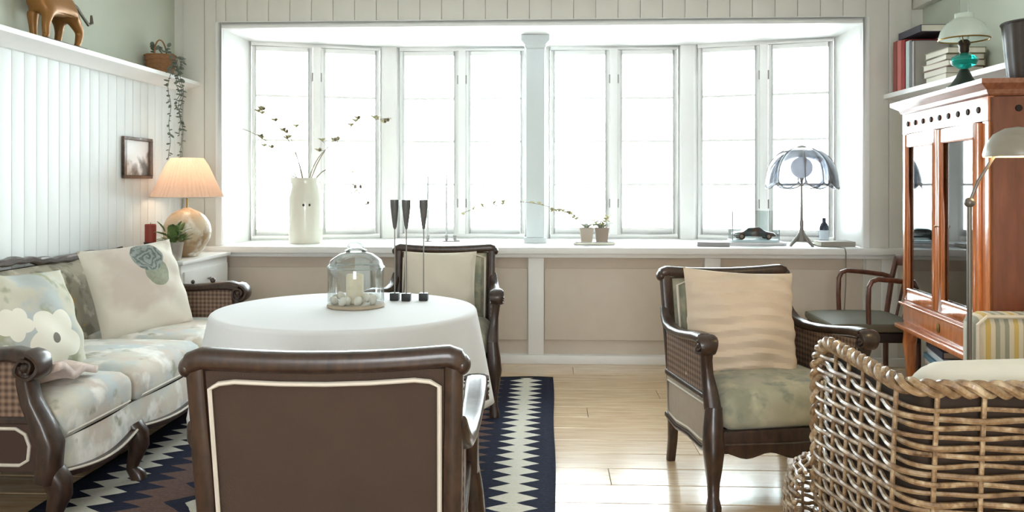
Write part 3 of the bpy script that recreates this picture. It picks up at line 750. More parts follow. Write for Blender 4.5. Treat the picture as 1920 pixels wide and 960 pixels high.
# glass cloche lantern
ln = thing('glass_lantern', 'large clear glass lantern jar with a knob handle on the table', 'lantern', (-0.84, 3.63, ZTAB))
ln.scale = (0.95, 0.95, 0.9)
MB().lathe([(0.125, 0.018), (0.128, 0.03), (0.126, 0.12), (0.128, 0.19), (0.115, 0.225), (0.075, 0.255), (0.045, 0.265)], 40, caps=False).build('jar', CLEAR, ln)
MB().lathe([(0.126, 0.185), (0.131, 0.19), (0.127, 0.198)], 40, caps=False).build('jar_rim', glass('rim_glass', (225, 235, 235), 0.3), ln)
MB().lathe([(0.001, 0.262), (0.047, 0.265), (0.05, 0.272), (0.03, 0.282), (0.001, 0.286)], 28).build('lid', glass('lid_glass', (235, 240, 240), 0.25), ln)
MB().tube([(0.035 * math.cos(a), 0, 0.283 + 0.028 * math.sin(a)) for a in [PI * k / 10 for k in range(11)]], 0.006, 8).build('handle', glass('handle_glass', (225, 232, 232), 0.35), ln)
MB().lathe([(0.001, 0.0), (0.128, 0.0), (0.132, 0.006), (0.128, 0.016), (0.001, 0.016)], 36).build('base_dish', M('pale_wood_dish', (176, 160, 138), 0.6), ln)
cn = thing('pillar_candle', 'thick cream candle inside the glass lantern', 'candle', (-0.845, 3.63, ZTAB + 0.0165))
MB().lathe([(0.001, 0), (0.036, 0), (0.037, 0.004), (0.037, 0.118), (0.033, 0.124), (0.012, 0.117), (0.001, 0.116)], 24).build('wax', CANDLEW, cn)
MB().tube([(0, 0, 0.116), (0.002, 0, 0.132)], 0.0015, 6).build('wick', BLACK, cn)
STONE = M('white_shell', (222, 214, 200), 0.6, var=0.15)
st0 = None
for k in range(13):
    a = k * 2 * PI / 13 + 0.3 * (k % 3); r_ = 0.066 + 0.026 * (k % 2)
    if st0 is None: o = st0 = MB().ball((0, 0, 0), 0.02, 10, 7, (1.15, 0.9, 0.75)).build('pebble', STONE)
    else: o = copy_obj(st0)
    o.location = (-0.845 + r_ * math.cos(a), 3.63 + r_ * math.sin(a), ZTAB + 0.0315 + 0.012 * (k % 2 == 0 and k % 3 == 0)); o.rotation_euler = (0.2 * k, 0.1 * k, k)
    tag(o, 'white pebble lying around the candle in the glass lantern', 'pebble', 'pebbles in the lantern')

SMOKE = M('smoked_glass', (88, 86, 86), 0.25, var=0.3, nscale=30, coat=0.4)
cs0 = None
for k, (px, py, hh, lb) in enumerate(((-0.708, 3.835, 0.46, 'tall smoked glass candlestick on the table, beside the glass lantern'), (-0.652, 3.82, 0.455, 'tall smoked glass candlestick on the table, middle one of three'), (-0.575, 3.835, 0.46, 'tall smoked glass candlestick on the table, farthest from the lantern'))):
    if cs0 is None:
        cs0 = thing('candlestick', lb, 'candlestick')
        MB().box(-0.02, 0.02, -0.02, 0.02, 0, 0.034).build('foot', BLACK, cs0, True, 0.003)
        MB().tube([(0, 0, 0.034), (0, 0, 0.33)], 0.0028, 8).build('stem', STEEL, cs0)
        MB().lathe([(0.003, 0.325), (0.008, 0.335), (0.013, 0.37), (0.02, 0.43), (0.021, 0.46), (0.018, 0.46), (0.01, 0.40), (0.001, 0.36)], 18).build('cup', SMOKE, cs0)
        o = cs0
    else: o = copy_tree(cs0)
    tag(o, lb, 'candlestick', 'table candlesticks'); o.location = (px, py, ZTAB)

# ------------------------------------------------------------------ side cabinet by the sofa and its things
scb = thing('side_cabinet', 'white painted cabinet with drawers beyond the sofa', 'cabinet', (-2.42, 5.44, 0))
MB().box(-0.185, 0.165, -0.37, 0.37, 0.05, 0.76).build('body', WHITE, scb, True, 0.004)
MB().box(-0.195, 0.185, -0.39, 0.39, 0.76, 0.785).build('top', WHITE, scb, True, 0.006)
for (z0, z1) in ((0.565, 0.715), (0.395, 0.545), (0.225, 0.375)):
    d = MB().box(0.165, 0.178, -0.345, 0.345, z0, z1).build('drawer', WHITE, scb, True, 0.004)
    MB().lathe([(0.004, 0), (0.008, 0.012), (0.013, 0.02), (0.001, 0.026)], 12).xf(Matrix.Translation((0.178, 0, (z0 + z1) / 2)) @ Matrix.Rotation(R(90), 4, 'Y')).build('knob', STEEL, d)
for sx in (-0.17, 0.15):
    for sy in (-0.35, 0.35): MB().box(sx - 0.015, sx + 0.015, sy - 0.015, sy + 0.015, 0, 0.05).build('foot', WHITE, scb, False)

lp = thing('table_lamp', 'table lamp with a round mottled base and pleated beige shade', 'lamp', (-2.37, 5.42, 0.785))
MOTT = floral('mottled_ceramic', (206, 186, 156), [((172, 140, 104), 0.8, 0.5, 0.6), ((232, 224, 210), 1.1, 0.54, 0.64)], 8, 0.25)
MB().lathe([(0.05, 0.0), (0.07, 0.004), (0.075, 0.02), (0.10, 0.04)] + [(0.15 * math.sin(a), 0.165 - 0.15 * math.cos(a)) for a in [PI * (0.27 + 0.65 * k / 12) for k in range(13)]] + [(0.02, 0.32)], 32).build('base', MOTT, lp)
MB().tube([(0, 0, 0.315), (0, 0, 0.60)], 0.006, 10).build('stem', BRASS, lp)
SHADE = translucent('pleated_shade_cloth', (230, 202, 182), 0.5)
MB().lathe([(0.225, 0.39), (0.20, 0.44), (0.165, 0.52), (0.13, 0.60), (0.10, 0.645)], 96, caps=False, fr=lambda a: 1 + 0.022 * math.cos(48 * a)).build('lamp_shade', SHADE, lp)
MB().tube([(0.225 * math.cos(a), 0.225 * math.sin(a), 0.39) for a in [2 * PI * k / 40 for k in range(40)]], 0.004, 6, True).build('shade_rim', PIPING, lp)
MB().tube([(-0.1, 0, 0.64), (0.1, 0, 0.64)], 0.003, 6).tube([(0, -0.1, 0.64), (0, 0.1, 0.64)], 0.003, 6).build('shade_carrier', BRASS, lp)
MB().ball((0, 0, 0.49), 0.03, 14, 10, (1, 1, 1.3)).build('bulb', emit('warm_bulb', (255, 220, 180), 3), lp)
pl_ = bpy.data.lights.new('table_lamp_light', 'POINT'); pl_.energy = 0.9; pl_.color = (1, 0.80, 0.60); pl_.shadow_soft_size = 0.05
plo = bpy.data.objects.new('table_lamp_light', pl_); COL.objects.link(plo); plo.location = (-2.37, 5.42, 0.785 + 0.54)

po = thing('potted_plant', 'small leafy green plant in a silvery pot on the white cabinet', 'plant', (-2.33, 5.13, 0.785))
MB().lathe([(0.001, 0), (0.042, 0), (0.046, 0.01), (0.058, 0.10), (0.062, 0.115), (0.055, 0.115), (0.05, 0.10), (0.001, 0.095)], 20).build('pot', M('silvery_glaze', (190, 184, 172), 0.3, 0.3, var=0.2, nscale=30), po)
def leaf_mb(L, W, curl=0.3):
    m = MB(); m.grid(lambda u, v: ((v - 0.5) * W * math.sin(PI * min(1, max(0.02, u))) ** 0.7 * 1.0, L * u, curl * L * (u - u * u) * 1.2 - 0.15 * W * abs(v - 0.5)), 6, 2); return m
lf0 = None; r5 = random.Random(5)
for k in range(34):
    if lf0 is None: lf = lf0 = leaf_mb(0.075, 0.042).build('leaf', LEAF, po)
    else: lf = copy_obj(lf0, po)
    a = r5.uniform(0, 2 * PI); e = r5.uniform(0.0, 1.25); q = r5.uniform(0.0, 0.06)
    lf.location = (q * math.cos(a), q * math.sin(a), 0.11 + r5.uniform(0, 0.075)); lf.rotation_euler = (e, 0, a - PI / 2); s_ = r5.uniform(0.7, 1.25); lf.scale = (s_, s_, s_)
stm = MB()
for k in range(8):
    a = k * 0.8; stm.tube([(0, 0, 0.09), (0.03 * math.cos(a), 0.03 * math.sin(a), 0.14), (0.05 * math.cos(a), 0.05 * math.sin(a), 0.17)], 0.002, 5)
stm.build('stems', LEAF, po)

rc = thing('candle_holder', 'black iron candle holder beside the pleated lamp', 'candle holder', (-2.49, 5.16, 0.785))
MB().lathe([(0.001, 0), (0.045, 0), (0.045, 0.006), (0.012, 0.014), (0.008, 0.06), (0.014, 0.08), (0.038, 0.10), (0.04, 0.112), (0.036, 0.112), (0.001, 0.104)], 20).build('holder', BLACK, rc)
o = thing('red_candle', 'short red pillar candle in the black holder', 'candle', (-2.49, 5.16, 0.892))
MB().lathe([(0.001, 0), (0.034, 0), (0.034, 0.113), (0.03, 0.118), (0.001, 0.112)], 20).build('wax', CANDLER, o)
MB().tube([(0, 0, 0.112), (0.001, 0.001, 0.128)], 0.0015, 6).build('wick', BLACK, o)

# picture on the boards
def photo_mat():
    m, nt, b = newmat('sepia_photograph'); v = coords(nt); x, y, z = xyz(nt, v)
    n = Ex(nt, noise(nt, v, 14, 5)); g = (z * 3.0 + n * 1.2 + y * -1.4).clamp()
    nt.links.new(ramp(nt, g, [(0.2, (92, 88, 84)), (0.42, (168, 164, 160)), (0.6, (236, 236, 236))]), b.inputs['Base Color']); b.inputs['Roughness'].default_value = 0.3; return m
pf = thing('picture_frame', 'small dark framed sepia photograph on the white boarded wall', 'picture', (XL + 0.002, 5.235, 1.425))
hw, hh = 0.185, 0.13
FRM = wood('dark_frame_wood', (84, 66, 56), (120, 98, 84), 0.4, 9, (4, 4, 4), 0.2)
fm = MB()
for (a0, a1, c0, c1) in ((-hw, hw, hh - 0.02, hh), (-hw, hw, -hh, -hh + 0.02), (-hw, -hw + 0.032, -hh + 0.02, hh - 0.02), (hw - 0.032, hw, -hh + 0.02, hh - 0.02)): fm.box(0, 0.02, a0, a1, c0, c1)
fm.build('frame', FRM, pf, True, 0.003)
MB().box(0, 0.006, -hw + 0.03, hw - 0.03, -hh + 0.018, hh - 0.018).build('photograph', photo_mat(), pf, False)

# ------------------------------------------------------------------ things on the left ledge
ZL = 1.987
def figurine():
    V = []; E = []; Rr = []
    def add(p, r, par=None):
        V.append(p); Rr.append(r)
        if par is not None: E.append((par, len(V) - 1))
        return len(V) - 1
    # body along Y, head towards -Y
    c = add((0, 0.0, 0.215), (0.068, 0.066)); hip = add((0, 0.10, 0.222), (0.066, 0.070), c); sh_ = add((0, -0.10, 0.225), (0.066, 0.074), c)
    n1 = add((0, -0.165, 0.275), (0.046, 0.050), sh_); n2 = add((0, -0.205, 0.325), (0.036, 0.038), n1); hd = add((0, -0.235, 0.345), (0.034, 0.036), n2); mz = add((0, -0.29, 0.320), (0.022, 0.024), hd)
    for sx in (-1, 1):
        f0 = add((sx * 0.042, -0.115, 0.15), (0.032, 0.034), sh_); f1 = add((sx * 0.045, -0.125 - 0.02 * sx, 0.08), (0.020, 0.022), f0); f2 = add((sx * 0.045, -0.12 - 0.02 * sx, 0.022), (0.018, 0.019), f1); add((sx * 0.045, -0.14 - 0.02 * sx, 0.012), (0.017, 0.013), f2)
        b0 = add((sx * 0.042, 0.115, 0.15), (0.038, 0.042), hip); b1 = add((sx * 0.045, 0.145 + 0.02 * sx, 0.09), (0.021, 0.023), b0); b2 = add((sx * 0.045, 0.125 + 0.02 * sx, 0.022), (0.018, 0.018), b1); add((sx * 0.045, 0.105 + 0.02 * sx, 0.012), (0.017, 0.013), b2)
        add((sx * 0.045, -0.225, 0.385), (0.008, 0.012), hd)
    me = bpy.data.meshes.new('figurine_body'); me.from_pydata(V, E, []); o = bpy.data.objects.new('body', me); COL.objects.link(o)
    o.modifiers.new('skin', 'SKIN')
    for i, sv in enumerate(me.skin_vertices[0].data): sv.radius = Rr[i]; sv.use_root = (i == 0)
    sb = o.modifiers.new('smooth', 'SUBSURF'); sb.levels = 2; sb.render_levels = 2
    me.materials.append(BRONZE); return o
fg = thing('animal_figurine', 'gilded brown animal figurine with a curled tail on the white ledge', 'figurine', (-2.585, 4.29, ZL), R(0))
bo = figurine(); bo.parent = fg
bo.modifiers['skin'].use_smooth_shade = True
MB().tube([(0, 0.15, 0.25), (0, 0.21, 0.24), (0, 0.28, 0.195), (0, 0.33, 0.165), (0, 0.365, 0.18), (0, 0.36, 0.225)], [0.012, 0.009, 0.008, 0.009, 0.011, 0.006], 8).build('tail', M('dark_bronze', (92, 84, 70), 0.5, 0.3), fg)
MB().box(-0.07, 0.07, -0.19, 0.2, 0.0, 0.010).build('base', M('figurine_base', (70, 58, 44), 0.5), fg, True, 0.003)

bk_ = thing('ledge_basket', 'small woven brown basket with a trailing plant on the white ledge', 'basket', (-2.585, 5.50, ZL))
MB().lathe([(0.001, 0.0), (0.075, 0.0), (0.085, 0.02), (0.095, 0.10), (0.098, 0.125), (0.09, 0.125), (0.085, 0.10), (0.001, 0.09)], 28).build('basket', BASKET, bk_)
for zz in (0.012, 0.04, 0.068, 0.096, 0.124):
    rr2 = 0.079 + 0.018 * min(1, zz / 0.1)
    MB().tube([((rr2 + 0.003 * math.cos(12 * a)) * math.cos(a), (rr2 + 0.003 * math.cos(12 * a)) * math.sin(a), zz) for a in [2 * PI * k / 72 for k in range(72)]], 0.006, 6, True).build('woven_band', BASKET, bk_)
MB().tube([(0, 0.09 * math.cos(a), 0.12 + 0.11 * math.sin(a)) for a in [PI * k / 16 for k in range(17)]], 0.005, 6).build('handle', BASKET, bk_)
tp_ = thing('trailing_plant', 'grey green trailing plant hanging from the ledge basket', 'plant', (-2.56, 5.50, ZL + 0.10))
r8 = random.Random(8); lfm = None
for k, (dx, dy, ln_) in enumerate(((0.10, -0.14, 0.66), (0.105, 0.0, 0.50), (0.11, 0.015, 0.66), (0.1, -0.02, 0.34))):
    pts = [(0, 0, 0.0), (dx * 0.5, dy * 0.5, 0.04), (dx, dy, 0.0)] + [(dx + 0.01 * math.sin(j * 1.2 + k), dy + 0.012 * math.sin(j * 0.9 + 2 * k), -ln_ * j / 14) for j in range(1, 15)]
    sto = MB().tube(pts, 0.0022, 5).build('stem', LEAFD, tp_)
    for j in range(2, len(pts)):
        for q in range(2):
            if lfm is None: lf = lfm = MB().ball((0, 0.014, 0), 0.011, 8, 5, (0.9, 1.2, 0.35)).build('leaf', LEAFD, sto)
            else: lf = copy_obj(lfm, sto)
            p = pts[j]; lf.location = (p[0], p[1], p[2] + r8.uniform(-0.02, 0.02)); lf.rotation_euler = (r8.uniform(-0.9, 0.3), r8.uniform(-0.4, 0.4), r8.uniform(0, 6.28))
            s_ = r8.uniform(0.7, 1.35) * (1.25 if j < 6 else 0.95); lf.scale = (s_, s_, s_)
for k in range(16):
    lf = copy_obj(lfm, tp_); a = r8.uniform(0, 6.28); lf.location = (0.05 * math.cos(a) - 0.0, 0.06 * math.sin(a) - 0.05, 0.03 + r8.uniform(0, 0.05)); lf.rotation_euler = (r8.uniform(0, 1), 0, a); lf.scale = (1.5, 1.5, 1.5)

# ------------------------------------------------------------------ glazed cabinet on the right
CB_LOC, CB_ROT = (1.9385, 4.265, 0.0), R(-93.75)
def cabw(x, y, z):
    c, s = math.cos(CB_ROT), math.sin(CB_ROT)
    return (CB_LOC[0] + x * c - y * s, CB_LOC[1] + x * s + y * c, z)
cb = thing('glazed_cabinet', 'tall mahogany cabinet with two glazed doors on open legs', 'cabinet', CB_LOC, CB_ROT)
HW, DP = 0.528, 0.43
for s in (-1, 1):
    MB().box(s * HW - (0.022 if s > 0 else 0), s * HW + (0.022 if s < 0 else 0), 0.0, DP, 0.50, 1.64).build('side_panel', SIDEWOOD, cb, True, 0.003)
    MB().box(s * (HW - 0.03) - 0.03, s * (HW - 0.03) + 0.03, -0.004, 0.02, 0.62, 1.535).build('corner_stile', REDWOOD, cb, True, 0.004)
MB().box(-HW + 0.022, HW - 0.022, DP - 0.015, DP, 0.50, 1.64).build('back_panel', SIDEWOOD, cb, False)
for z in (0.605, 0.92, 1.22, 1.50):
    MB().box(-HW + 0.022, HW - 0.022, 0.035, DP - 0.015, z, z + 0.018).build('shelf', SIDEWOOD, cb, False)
MB().box(-HW + 0.022, HW - 0.022, -0.002, 0.03, 0.605, 0.622).build('door_rail', REDWOOD, cb, True, 0.003)
fz = MB().box(-HW, HW, -0.006, 0.02, 1.535, 1.642).build('frieze', REDWOOD, cb, True, 0.003)
HOLE = M('drilled_hole_shade', (40, 26, 20), 0.8)  # dark flat discs, coloured as the shade inside drilled holes
h0 = None
for k in range(9):
    xk = -HW + 0.09 + (2 * HW - 0.18) * k / 8
    if h0 is None: h = h0 = MB().lathe([(0.001, 0), (0.013, 0), (0.015, 0.003), (0.015, 0.006)], 14).xf(Matrix.Rotation(R(-90), 4, 'X')).build('hole_shade_disc', HOLE, fz)
    else: h = copy_obj(h0, fz)
    h.location = (xk, -0.012, 1.588)
for k in range(2):
    h = copy_obj(h0, cb, (HW + 0.006, 0.12 + 0.2 * k, 1.588)); h.rotation_euler.z = R(90)
cr = MB()
prof = [(0.0, 1.642), (0.012, 1.65), (0.02, 1.668), (0.045, 1.685), (0.055, 1.692), (0.055, 1.712), (0.0, 1.714)]
cr.rings([[(-HW - d, -d, z), (HW + d, -d, z), (HW + d, DP, z), (-HW - d, DP, z)] for d, z in prof])
cr.build('cornice', wood('cornice_wood', (126, 74, 52), (168, 108, 80), 0.3, 6, (1.2, 8, 8), 0.5), cb, False)
# drawer and ledge
MB().box(-HW, HW, 0.0, DP, 0.487, 0.50).build('base_board', REDWOOD, cb, False)
MB().box(-HW - 0.02, HW + 0.02, -0.045, DP, 0.462, 0.487).build('ledge', REDWOOD, cb, True, 0.008)
dr = MB().box(-HW + 0.05, HW - 0.05, -0.012, 0.02, 0.503, 0.588).build('drawer', REDWOOD, cb, True, 0.004)
MB().lathe([(0.001, 0), (0.016, 0.0), (0.018, 0.003), (0.006, 0.006), (0.001, 0.006)], 16).xf(Matrix.Translation((0, -0.0125, 0.545)) @ Matrix.Rotation(R(90), 4, 'X') @ Matrix.Scale(1.5, 4, (0, 1, 0))).build('key_plate', BRASS, dr)
MB().sweep([(-HW, -0.012, 0.60), (HW, -0.012, 0.60)], 0.016, 0.008, (0, 1, 0), 10, 0.7).build('moulding', REDWOOD, cb)
for s in (-1, 1):
    MB().box(s * (HW - 0.024) - 0.024, s * (HW - 0.024) + 0.024, -0.004, 0.02, 0.503, 0.59).build('drawer_stile', REDWOOD, cb, True, 0.003)
for sx in (-1, 1):
    for y in (0.03, DP - 0.04):
        x = sx * (HW - 0.035)
        MB().sweep([(x, y, 0.462), (x, y - 0.01, 0.38), (x, y - 0.005, 0.25), (x, y, 0.12), (x, y - 0.004, 0.03), (x, y - 0.01, 0.0)], [0.034, 0.03, 0.022, 0.019, 0.018, 0.024], [0.036, 0.034, 0.024, 0.019, 0.018, 0.026], (1, 0, 0), 12, 0.65).build('leg', REDWOOD, cb)
        MB().prism([(x, 0.462), (x - sx * 0.13, 0.462), (x - sx * 0.08, 0.445), (x - sx * 0.04, 0.40), (x, 0.34)], y - 0.012, y + 0.012, 'y').build('leg_bracket', REDWOOD, cb, False)
MB().box(-HW + 0.02, HW - 0.02, 0.03, DP - 0.02, 0.12, 0.138).build('low_shelf', REDWOOD, cb, True, 0.003)
DGLASS = glass('cabinet_glass', (226, 232, 230), 0.16, 0.03, 0.9)
for s in (-1, 1):
    a, b = (-HW + 0.062, -0.004) if s < 0 else (0.004, HW - 0.062)
    z0, z1 = 0.628, 1.53; st = 0.052
    dm = MB().box(a, a + st, -0.02, 0.006, z0, z1).box(b - st, b, -0.02, 0.006, z0, z1).box(a + st, b - st, -0.02, 0.006, z0, z0 + 0.06).box(a + st, b - st, -0.02, 0.006, z1 - 0.065, z1)
    do = dm.build('door', REDWOOD, cb, True, 0.006)
    bd_ = MB()
    for (p, q) in (((a + st, z0 + 0.06), (a + st, z1 - 0.065)), ((b - st, z0 + 0.06), (b - st, z1 - 0.065)), ((a + st, z0 + 0.06), (b - st, z0 + 0.06)), ((a + st, z1 - 0.065), (b - st, z1 - 0.065))):
        bd_.tube([(p[0], -0.016, p[1]), (q[0], -0.016, q[1])], 0.007, 6)
    bd_.build('glazing_bead', REDWOOD, do)
    MB().box(a + st - 0.004, b - st + 0.004, -0.004, -0.001, z0 + 0.056, z1 - 0.061).build('pane', DGLASS, do, False)
    if s > 0: MB().lathe([(0.003, 0), (0.003, 0.012), (0.008, 0.018), (0.001, 0.024)], 10).xf(Matrix.Translation((a + 0.02, -0.02, 1.05)) @ Matrix.Rotation(R(90), 4, 'X')).build('door_knob', BRASS, do)

# things behind the glass
PORC = M('white_porcelain', (232, 232, 228), 0.2, var=0.04, coat=0.5)
BLUEP = M('blue_patterned_china', (120, 142, 164), 0.25, var=0.6, nscale=40, coat=0.4)
DARKP = M('dark_stoneware', (58, 54, 52), 0.35, var=0.2)
def bowl(name, label, cat, pos, r, h, mat, group='china in the glazed cabinet', handle=False):
    o = thing(name, label, cat, cabw(*pos), 0, group)
    MB().lathe([(0.001, 0), (r * 0.55, 0), (r * 0.6, h * 0.06), (r * 0.85, h * 0.4), (r, h), (r * 0.94, h), (r * 0.78, h * 0.4), (r * 0.5, h * 0.1), (0.001, h * 0.1)], 24).build('bowl', mat, o)
    MB().tube([(r * 0.98 * math.cos(a), r * 0.98 * math.sin(a), h) for a in [2 * PI * k / 32 for k in range(32)]], r * 0.03, 6, True).build('rim', mat, o)
    return o
def jug(name, label, pos, r, h, mat):
    o = thing(name, label, 'jug', cabw(*pos), 0, 'china in the glazed cabinet')
    MB().lathe([(0.001, 0), (r * 0.7, 0), (r, h * 0.3), (r * 0.9, h * 0.55), (r * 0.6, h * 0.8), (r * 0.7, h), (r * 0.6, h), (r * 0.5, h * 0.8), (0.001, h * 0.75)], 22).build('body', mat, o)
    MB().tube([(0, r * 0.62, h * 0.88), (0, r * 1.35, h * 0.85), (0, r * 1.45, h * 0.55), (0, r * 0.9, h * 0.4)], r * 0.1, 8).build('handle', mat, o)
bowl('bowl', 'white porcelain bowl on the top shelf inside the glazed cabinet', 'bowl', (-0.25, 0.2, 1.2385), 0.09, 0.08, PORC)
jug('jug', 'white jug on the top shelf inside the glazed cabinet', (0.22, 0.2, 1.2385), 0.07, 0.17, PORC)
bowl('bowl', 'dark stoneware bowl on the middle shelf behind the door farther from the lamps', 'bowl', (-0.27, 0.16, 0.9385), 0.11, 0.10, DARKP)
jug('jug', 'blue patterned jug on the middle shelf inside the glazed cabinet', (0.18, 0.2, 0.9385), 0.075, 0.18, BLUEP)
bowl('bowl', 'white porcelain bowl on the middle shelf inside the glazed cabinet', 'bowl', (0.35, 0.2, 0.9385), 0.08, 0.07, PORC)
jug('jug', 'white jug on the bottom shelf inside the glazed cabinet', (-0.14, 0.2, 0.6235), 0.07, 0.19, PORC)
jug('jug', 'dark stoneware jug on the bottom shelf inside the glazed cabinet', (-0.32, 0.2, 0.6235), 0.07, 0.20, DARKP)
pls = None
for k, x in enumerate((0.12, 0.2, 0.28, 0.36)):
    if pls is None:
        o = pls = thing('plate', 'x', 'plate')
        MB().lathe([(0.001, 0), (0.06, 0), (0.07, 0.006), (0.115, 0.016), (0.115, 0.02), (0.068, 0.011), (0.001, 0.008)], 28).xf(Matrix.Translation((0, 0, 0.116)) @ Matrix.Rotation(R(90), 4, 'Y')).build('plate_body', BLUEP, o)
    else: o = copy_tree(pls)
    o.location = cabw(x, 0.2, 0.6235); o.rotation_euler.z = CB_ROT + R(14)
    tag(o, 'blue patterned plate standing on edge in the glazed cabinet', 'plate', 'plates on edge')

# magazines on the low shelf
MAGC = [(232, 236, 240), (70, 110, 140), (222, 226, 228), (120, 160, 176), (52, 64, 92), (236, 232, 224), (96, 140, 160), (214, 222, 230), (60, 66, 86)]
names = ['white', 'blue', 'pale grey', 'light blue', 'navy', 'cream', 'teal', 'ice blue', 'dark slate']
PAGE = M('page_edges', (232, 226, 210), 0.8, var=0.1, nscale=80, stretch=(1, 1, 30))
def book(name, label, cat, loc, rot, L, D, T, col, group, upright=False, tilt=0.0):
    """spine along local x, spine face at -y; flat by default"""
    o = thing(name, label, cat, loc, rot, group)
    c = M('book_cloth_' + name, col, 0.55, var=0.1)
    cov = MB().box(-L / 2, L / 2, 0, D, 0, 0.003).box(-L / 2, L / 2, 0, D, T - 0.003, T).box(-L / 2, L / 2, -0.002, 0.003, 0, T); pg_ = MB().box(-L / 2 + 0.004, L / 2 - 0.004, 0.003, D - 0.005, 0.003, T - 0.003)
    if upright:
        mt = Matrix.Translation((0, 0, L / 2)) @ Matrix.Rotation(R(90), 4, 'Y')
        cov.xf(mt); pg_.xf(mt)
    cov.build('cover', c, o, False); pg_.build('pages', PAGE, o, False)
    return o
z = 0.1385
for k in range(9):
    T = 0.026 + 0.004 * (k % 3)
    o = book('magazine', '%s magazine %s under the glazed cabinet' % (names[k], ['at the bottom of the pile', 'second from the bottom of the pile', 'third from the bottom of the pile', 'fourth from the bottom of the pile', 'in the middle of the pile', 'fourth from the top of the pile', 'third from the top of the pile', 'second from the top of the pile', 'on top of the pile'][k]), 'magazine', cabw(-0.23 + 0.015 * ((k * 7) % 5 - 2), 0.04 + 0.01 * (k % 3), z), CB_ROT + R(4 * ((k * 5) % 5 - 2)), 0.36, 0.27, T, MAGC[k], 'magazines under the glazed cabinet')
    z += T + 0.0006

# books on the right ledge
zl = 1.8765
RB = R(-90)
for k, (yy, T, Hh, col, lb) in enumerate(((5.83, 0.055, 0.345, (150, 72, 62), 'maroon binder standing at the corner end of the right ledge'), (5.765, 0.06, 0.34, (206, 120, 112), 'faded red binder standing on the right ledge'), (5.70, 0.055, 0.335, (164, 44, 42), 'bright red binder standing on the right ledge'), (5.63, 0.06, 0.315, (206, 220, 222), 'pale blue white binder standing on the right ledge'), (5.575, 0.035, 0.31, (120, 116, 122), 'dark grey book standing on the right ledge'), (5.535, 0.03, 0.30, (176, 170, 164), 'light grey book standing at the end of the upright row'))):
    o = book('shelf_book', lb, 'book', (2.335, yy, zl), RB, Hh, 0.22, T, col, 'books on the right ledge', True)
o = book('shelf_book', 'dark navy book lying across the tops of the upright binders', 'book', (2.345, 5.60, zl + 0.3465), RB, 0.34, 0.21, 0.045, (52, 46, 60), 'books on the right ledge')
z = zl
for k, (T, col, nm) in enumerate(((0.036, (150, 138, 118), 'drab'), (0.04, (120, 84, 70), 'brown'), (0.036, (150, 118, 98), 'tan'), (0.034, (104, 96, 70), 'olive'), (0.036, (142, 138, 104), 'khaki'))):
    o = book('shelf_book', '%s book lying in the flat stack on the right ledge' % nm, 'book', (2.318 + 0.006 * (k % 2), 5.19 + 0.012 * ((k * 3) % 4 - 1), z), R(-90 + 3 * (k % 3 - 1) + 180 * 0), 0.30, 0.22, T, col, 'books on the right ledge')
    o.rotation_euler.z += PI; o.location.x += 0.225
    z += T + 0.0006

# oil lamp
ol = thing('oil_lamp', 'antique oil lamp with milk glass dome and turquoise font on the cabinet', 'lamp', cabw(0.17, 0.04, 1.7145))
ol.scale = (0.92, 0.92, 0.92)
MB().lathe([(0.001, 0), (0.082, 0), (0.084, 0.008), (0.065, 0.02), (0.04, 0.055), (0.022, 0.095), (0.016, 0.10), (0.001, 0.10)], 28).build('base', M('dark_bronze_lamp', (58, 66, 58), 0.4, 0.5), ol)
tq = newmat('turquoise_glass'); tq[2].inputs['Base Color'].default_value = lin((40, 190, 176)); tq[2].inputs['Transmission Weight'].default_value = 0.75; tq[2].inputs['Roughness'].default_value = 0.08
MB().lathe([(0.014, 0.098), (0.03, 0.104), (0.058, 0.122), (0.066, 0.142), (0.06, 0.16), (0.03, 0.178), (0.016, 0.182)], 28).build('font', tq[0], ol)
MB().lathe([(0.018, 0.18), (0.024, 0.19), (0.024, 0.215), (0.03, 0.225), (0.028, 0.24), (0.018, 0.25)], 20).build('burner', M('dark_brass_burner', (58, 48, 38), 0.4, 0.6), ol)
MB().tube([(0.12 * math.cos(a), 0.12 * math.sin(a), 0.252) for a in [2 * PI * k / 36 for k in range(36)]], 0.004, 6, True).build('gallery_ring', BRASS, ol)
for k in range(3):
    a = k * 2 * PI / 3; MB().tube([(0.02 * math.cos(a), 0.02 * math.sin(a), 0.232), (0.12 * math.cos(a), 0.12 * math.sin(a), 0.252)], 0.003, 6).build('gallery_arm', BRASS, ol)
MILK = translucent('milk_glass', (218, 226, 214), 0.35, 0.15)
MB().lathe([(0.119, 0.252), (0.121, 0.262), (0.112, 0.295), (0.09, 0.33), (0.06, 0.352), (0.045, 0.362), (0.045, 0.385)], 40, caps=False).build('dome_shade', MILK, ol)
MB().lathe([(0.02, 0.25), (0.028, 0.275), (0.022, 0.31), (0.02, 0.47)], 20, caps=False).build('chimney', CLEAR, ol)

dp = thing('ribbed_pot', 'dark ribbed pot on the near corner of the glazed cabinet', 'pot', cabw(0.37, 0.26, 1.7145))
MB().lathe([(0.001, 0), (0.10, 0), (0.105, 0.01), (0.118, 0.12), (0.128, 0.24), (0.132, 0.262), (0.126, 0.27), (0.118, 0.262), (0.10, 0.10), (0.001, 0.08)], 72, fr=lambda a: 1 + 0.018 * math.cos(18 * a)).build('pot_body', M('dark_brown_pot', (62, 50, 44), 0.45, var=0.25), dp)
MB().tube([(0.13 * math.cos(a), 0.13 * math.sin(a), 0.266) for a in [2 * PI * k / 40 for k in range(40)]], 0.007, 8, True).build('pot_rim', M('dark_brown_rim', (48, 40, 34), 0.4), dp)

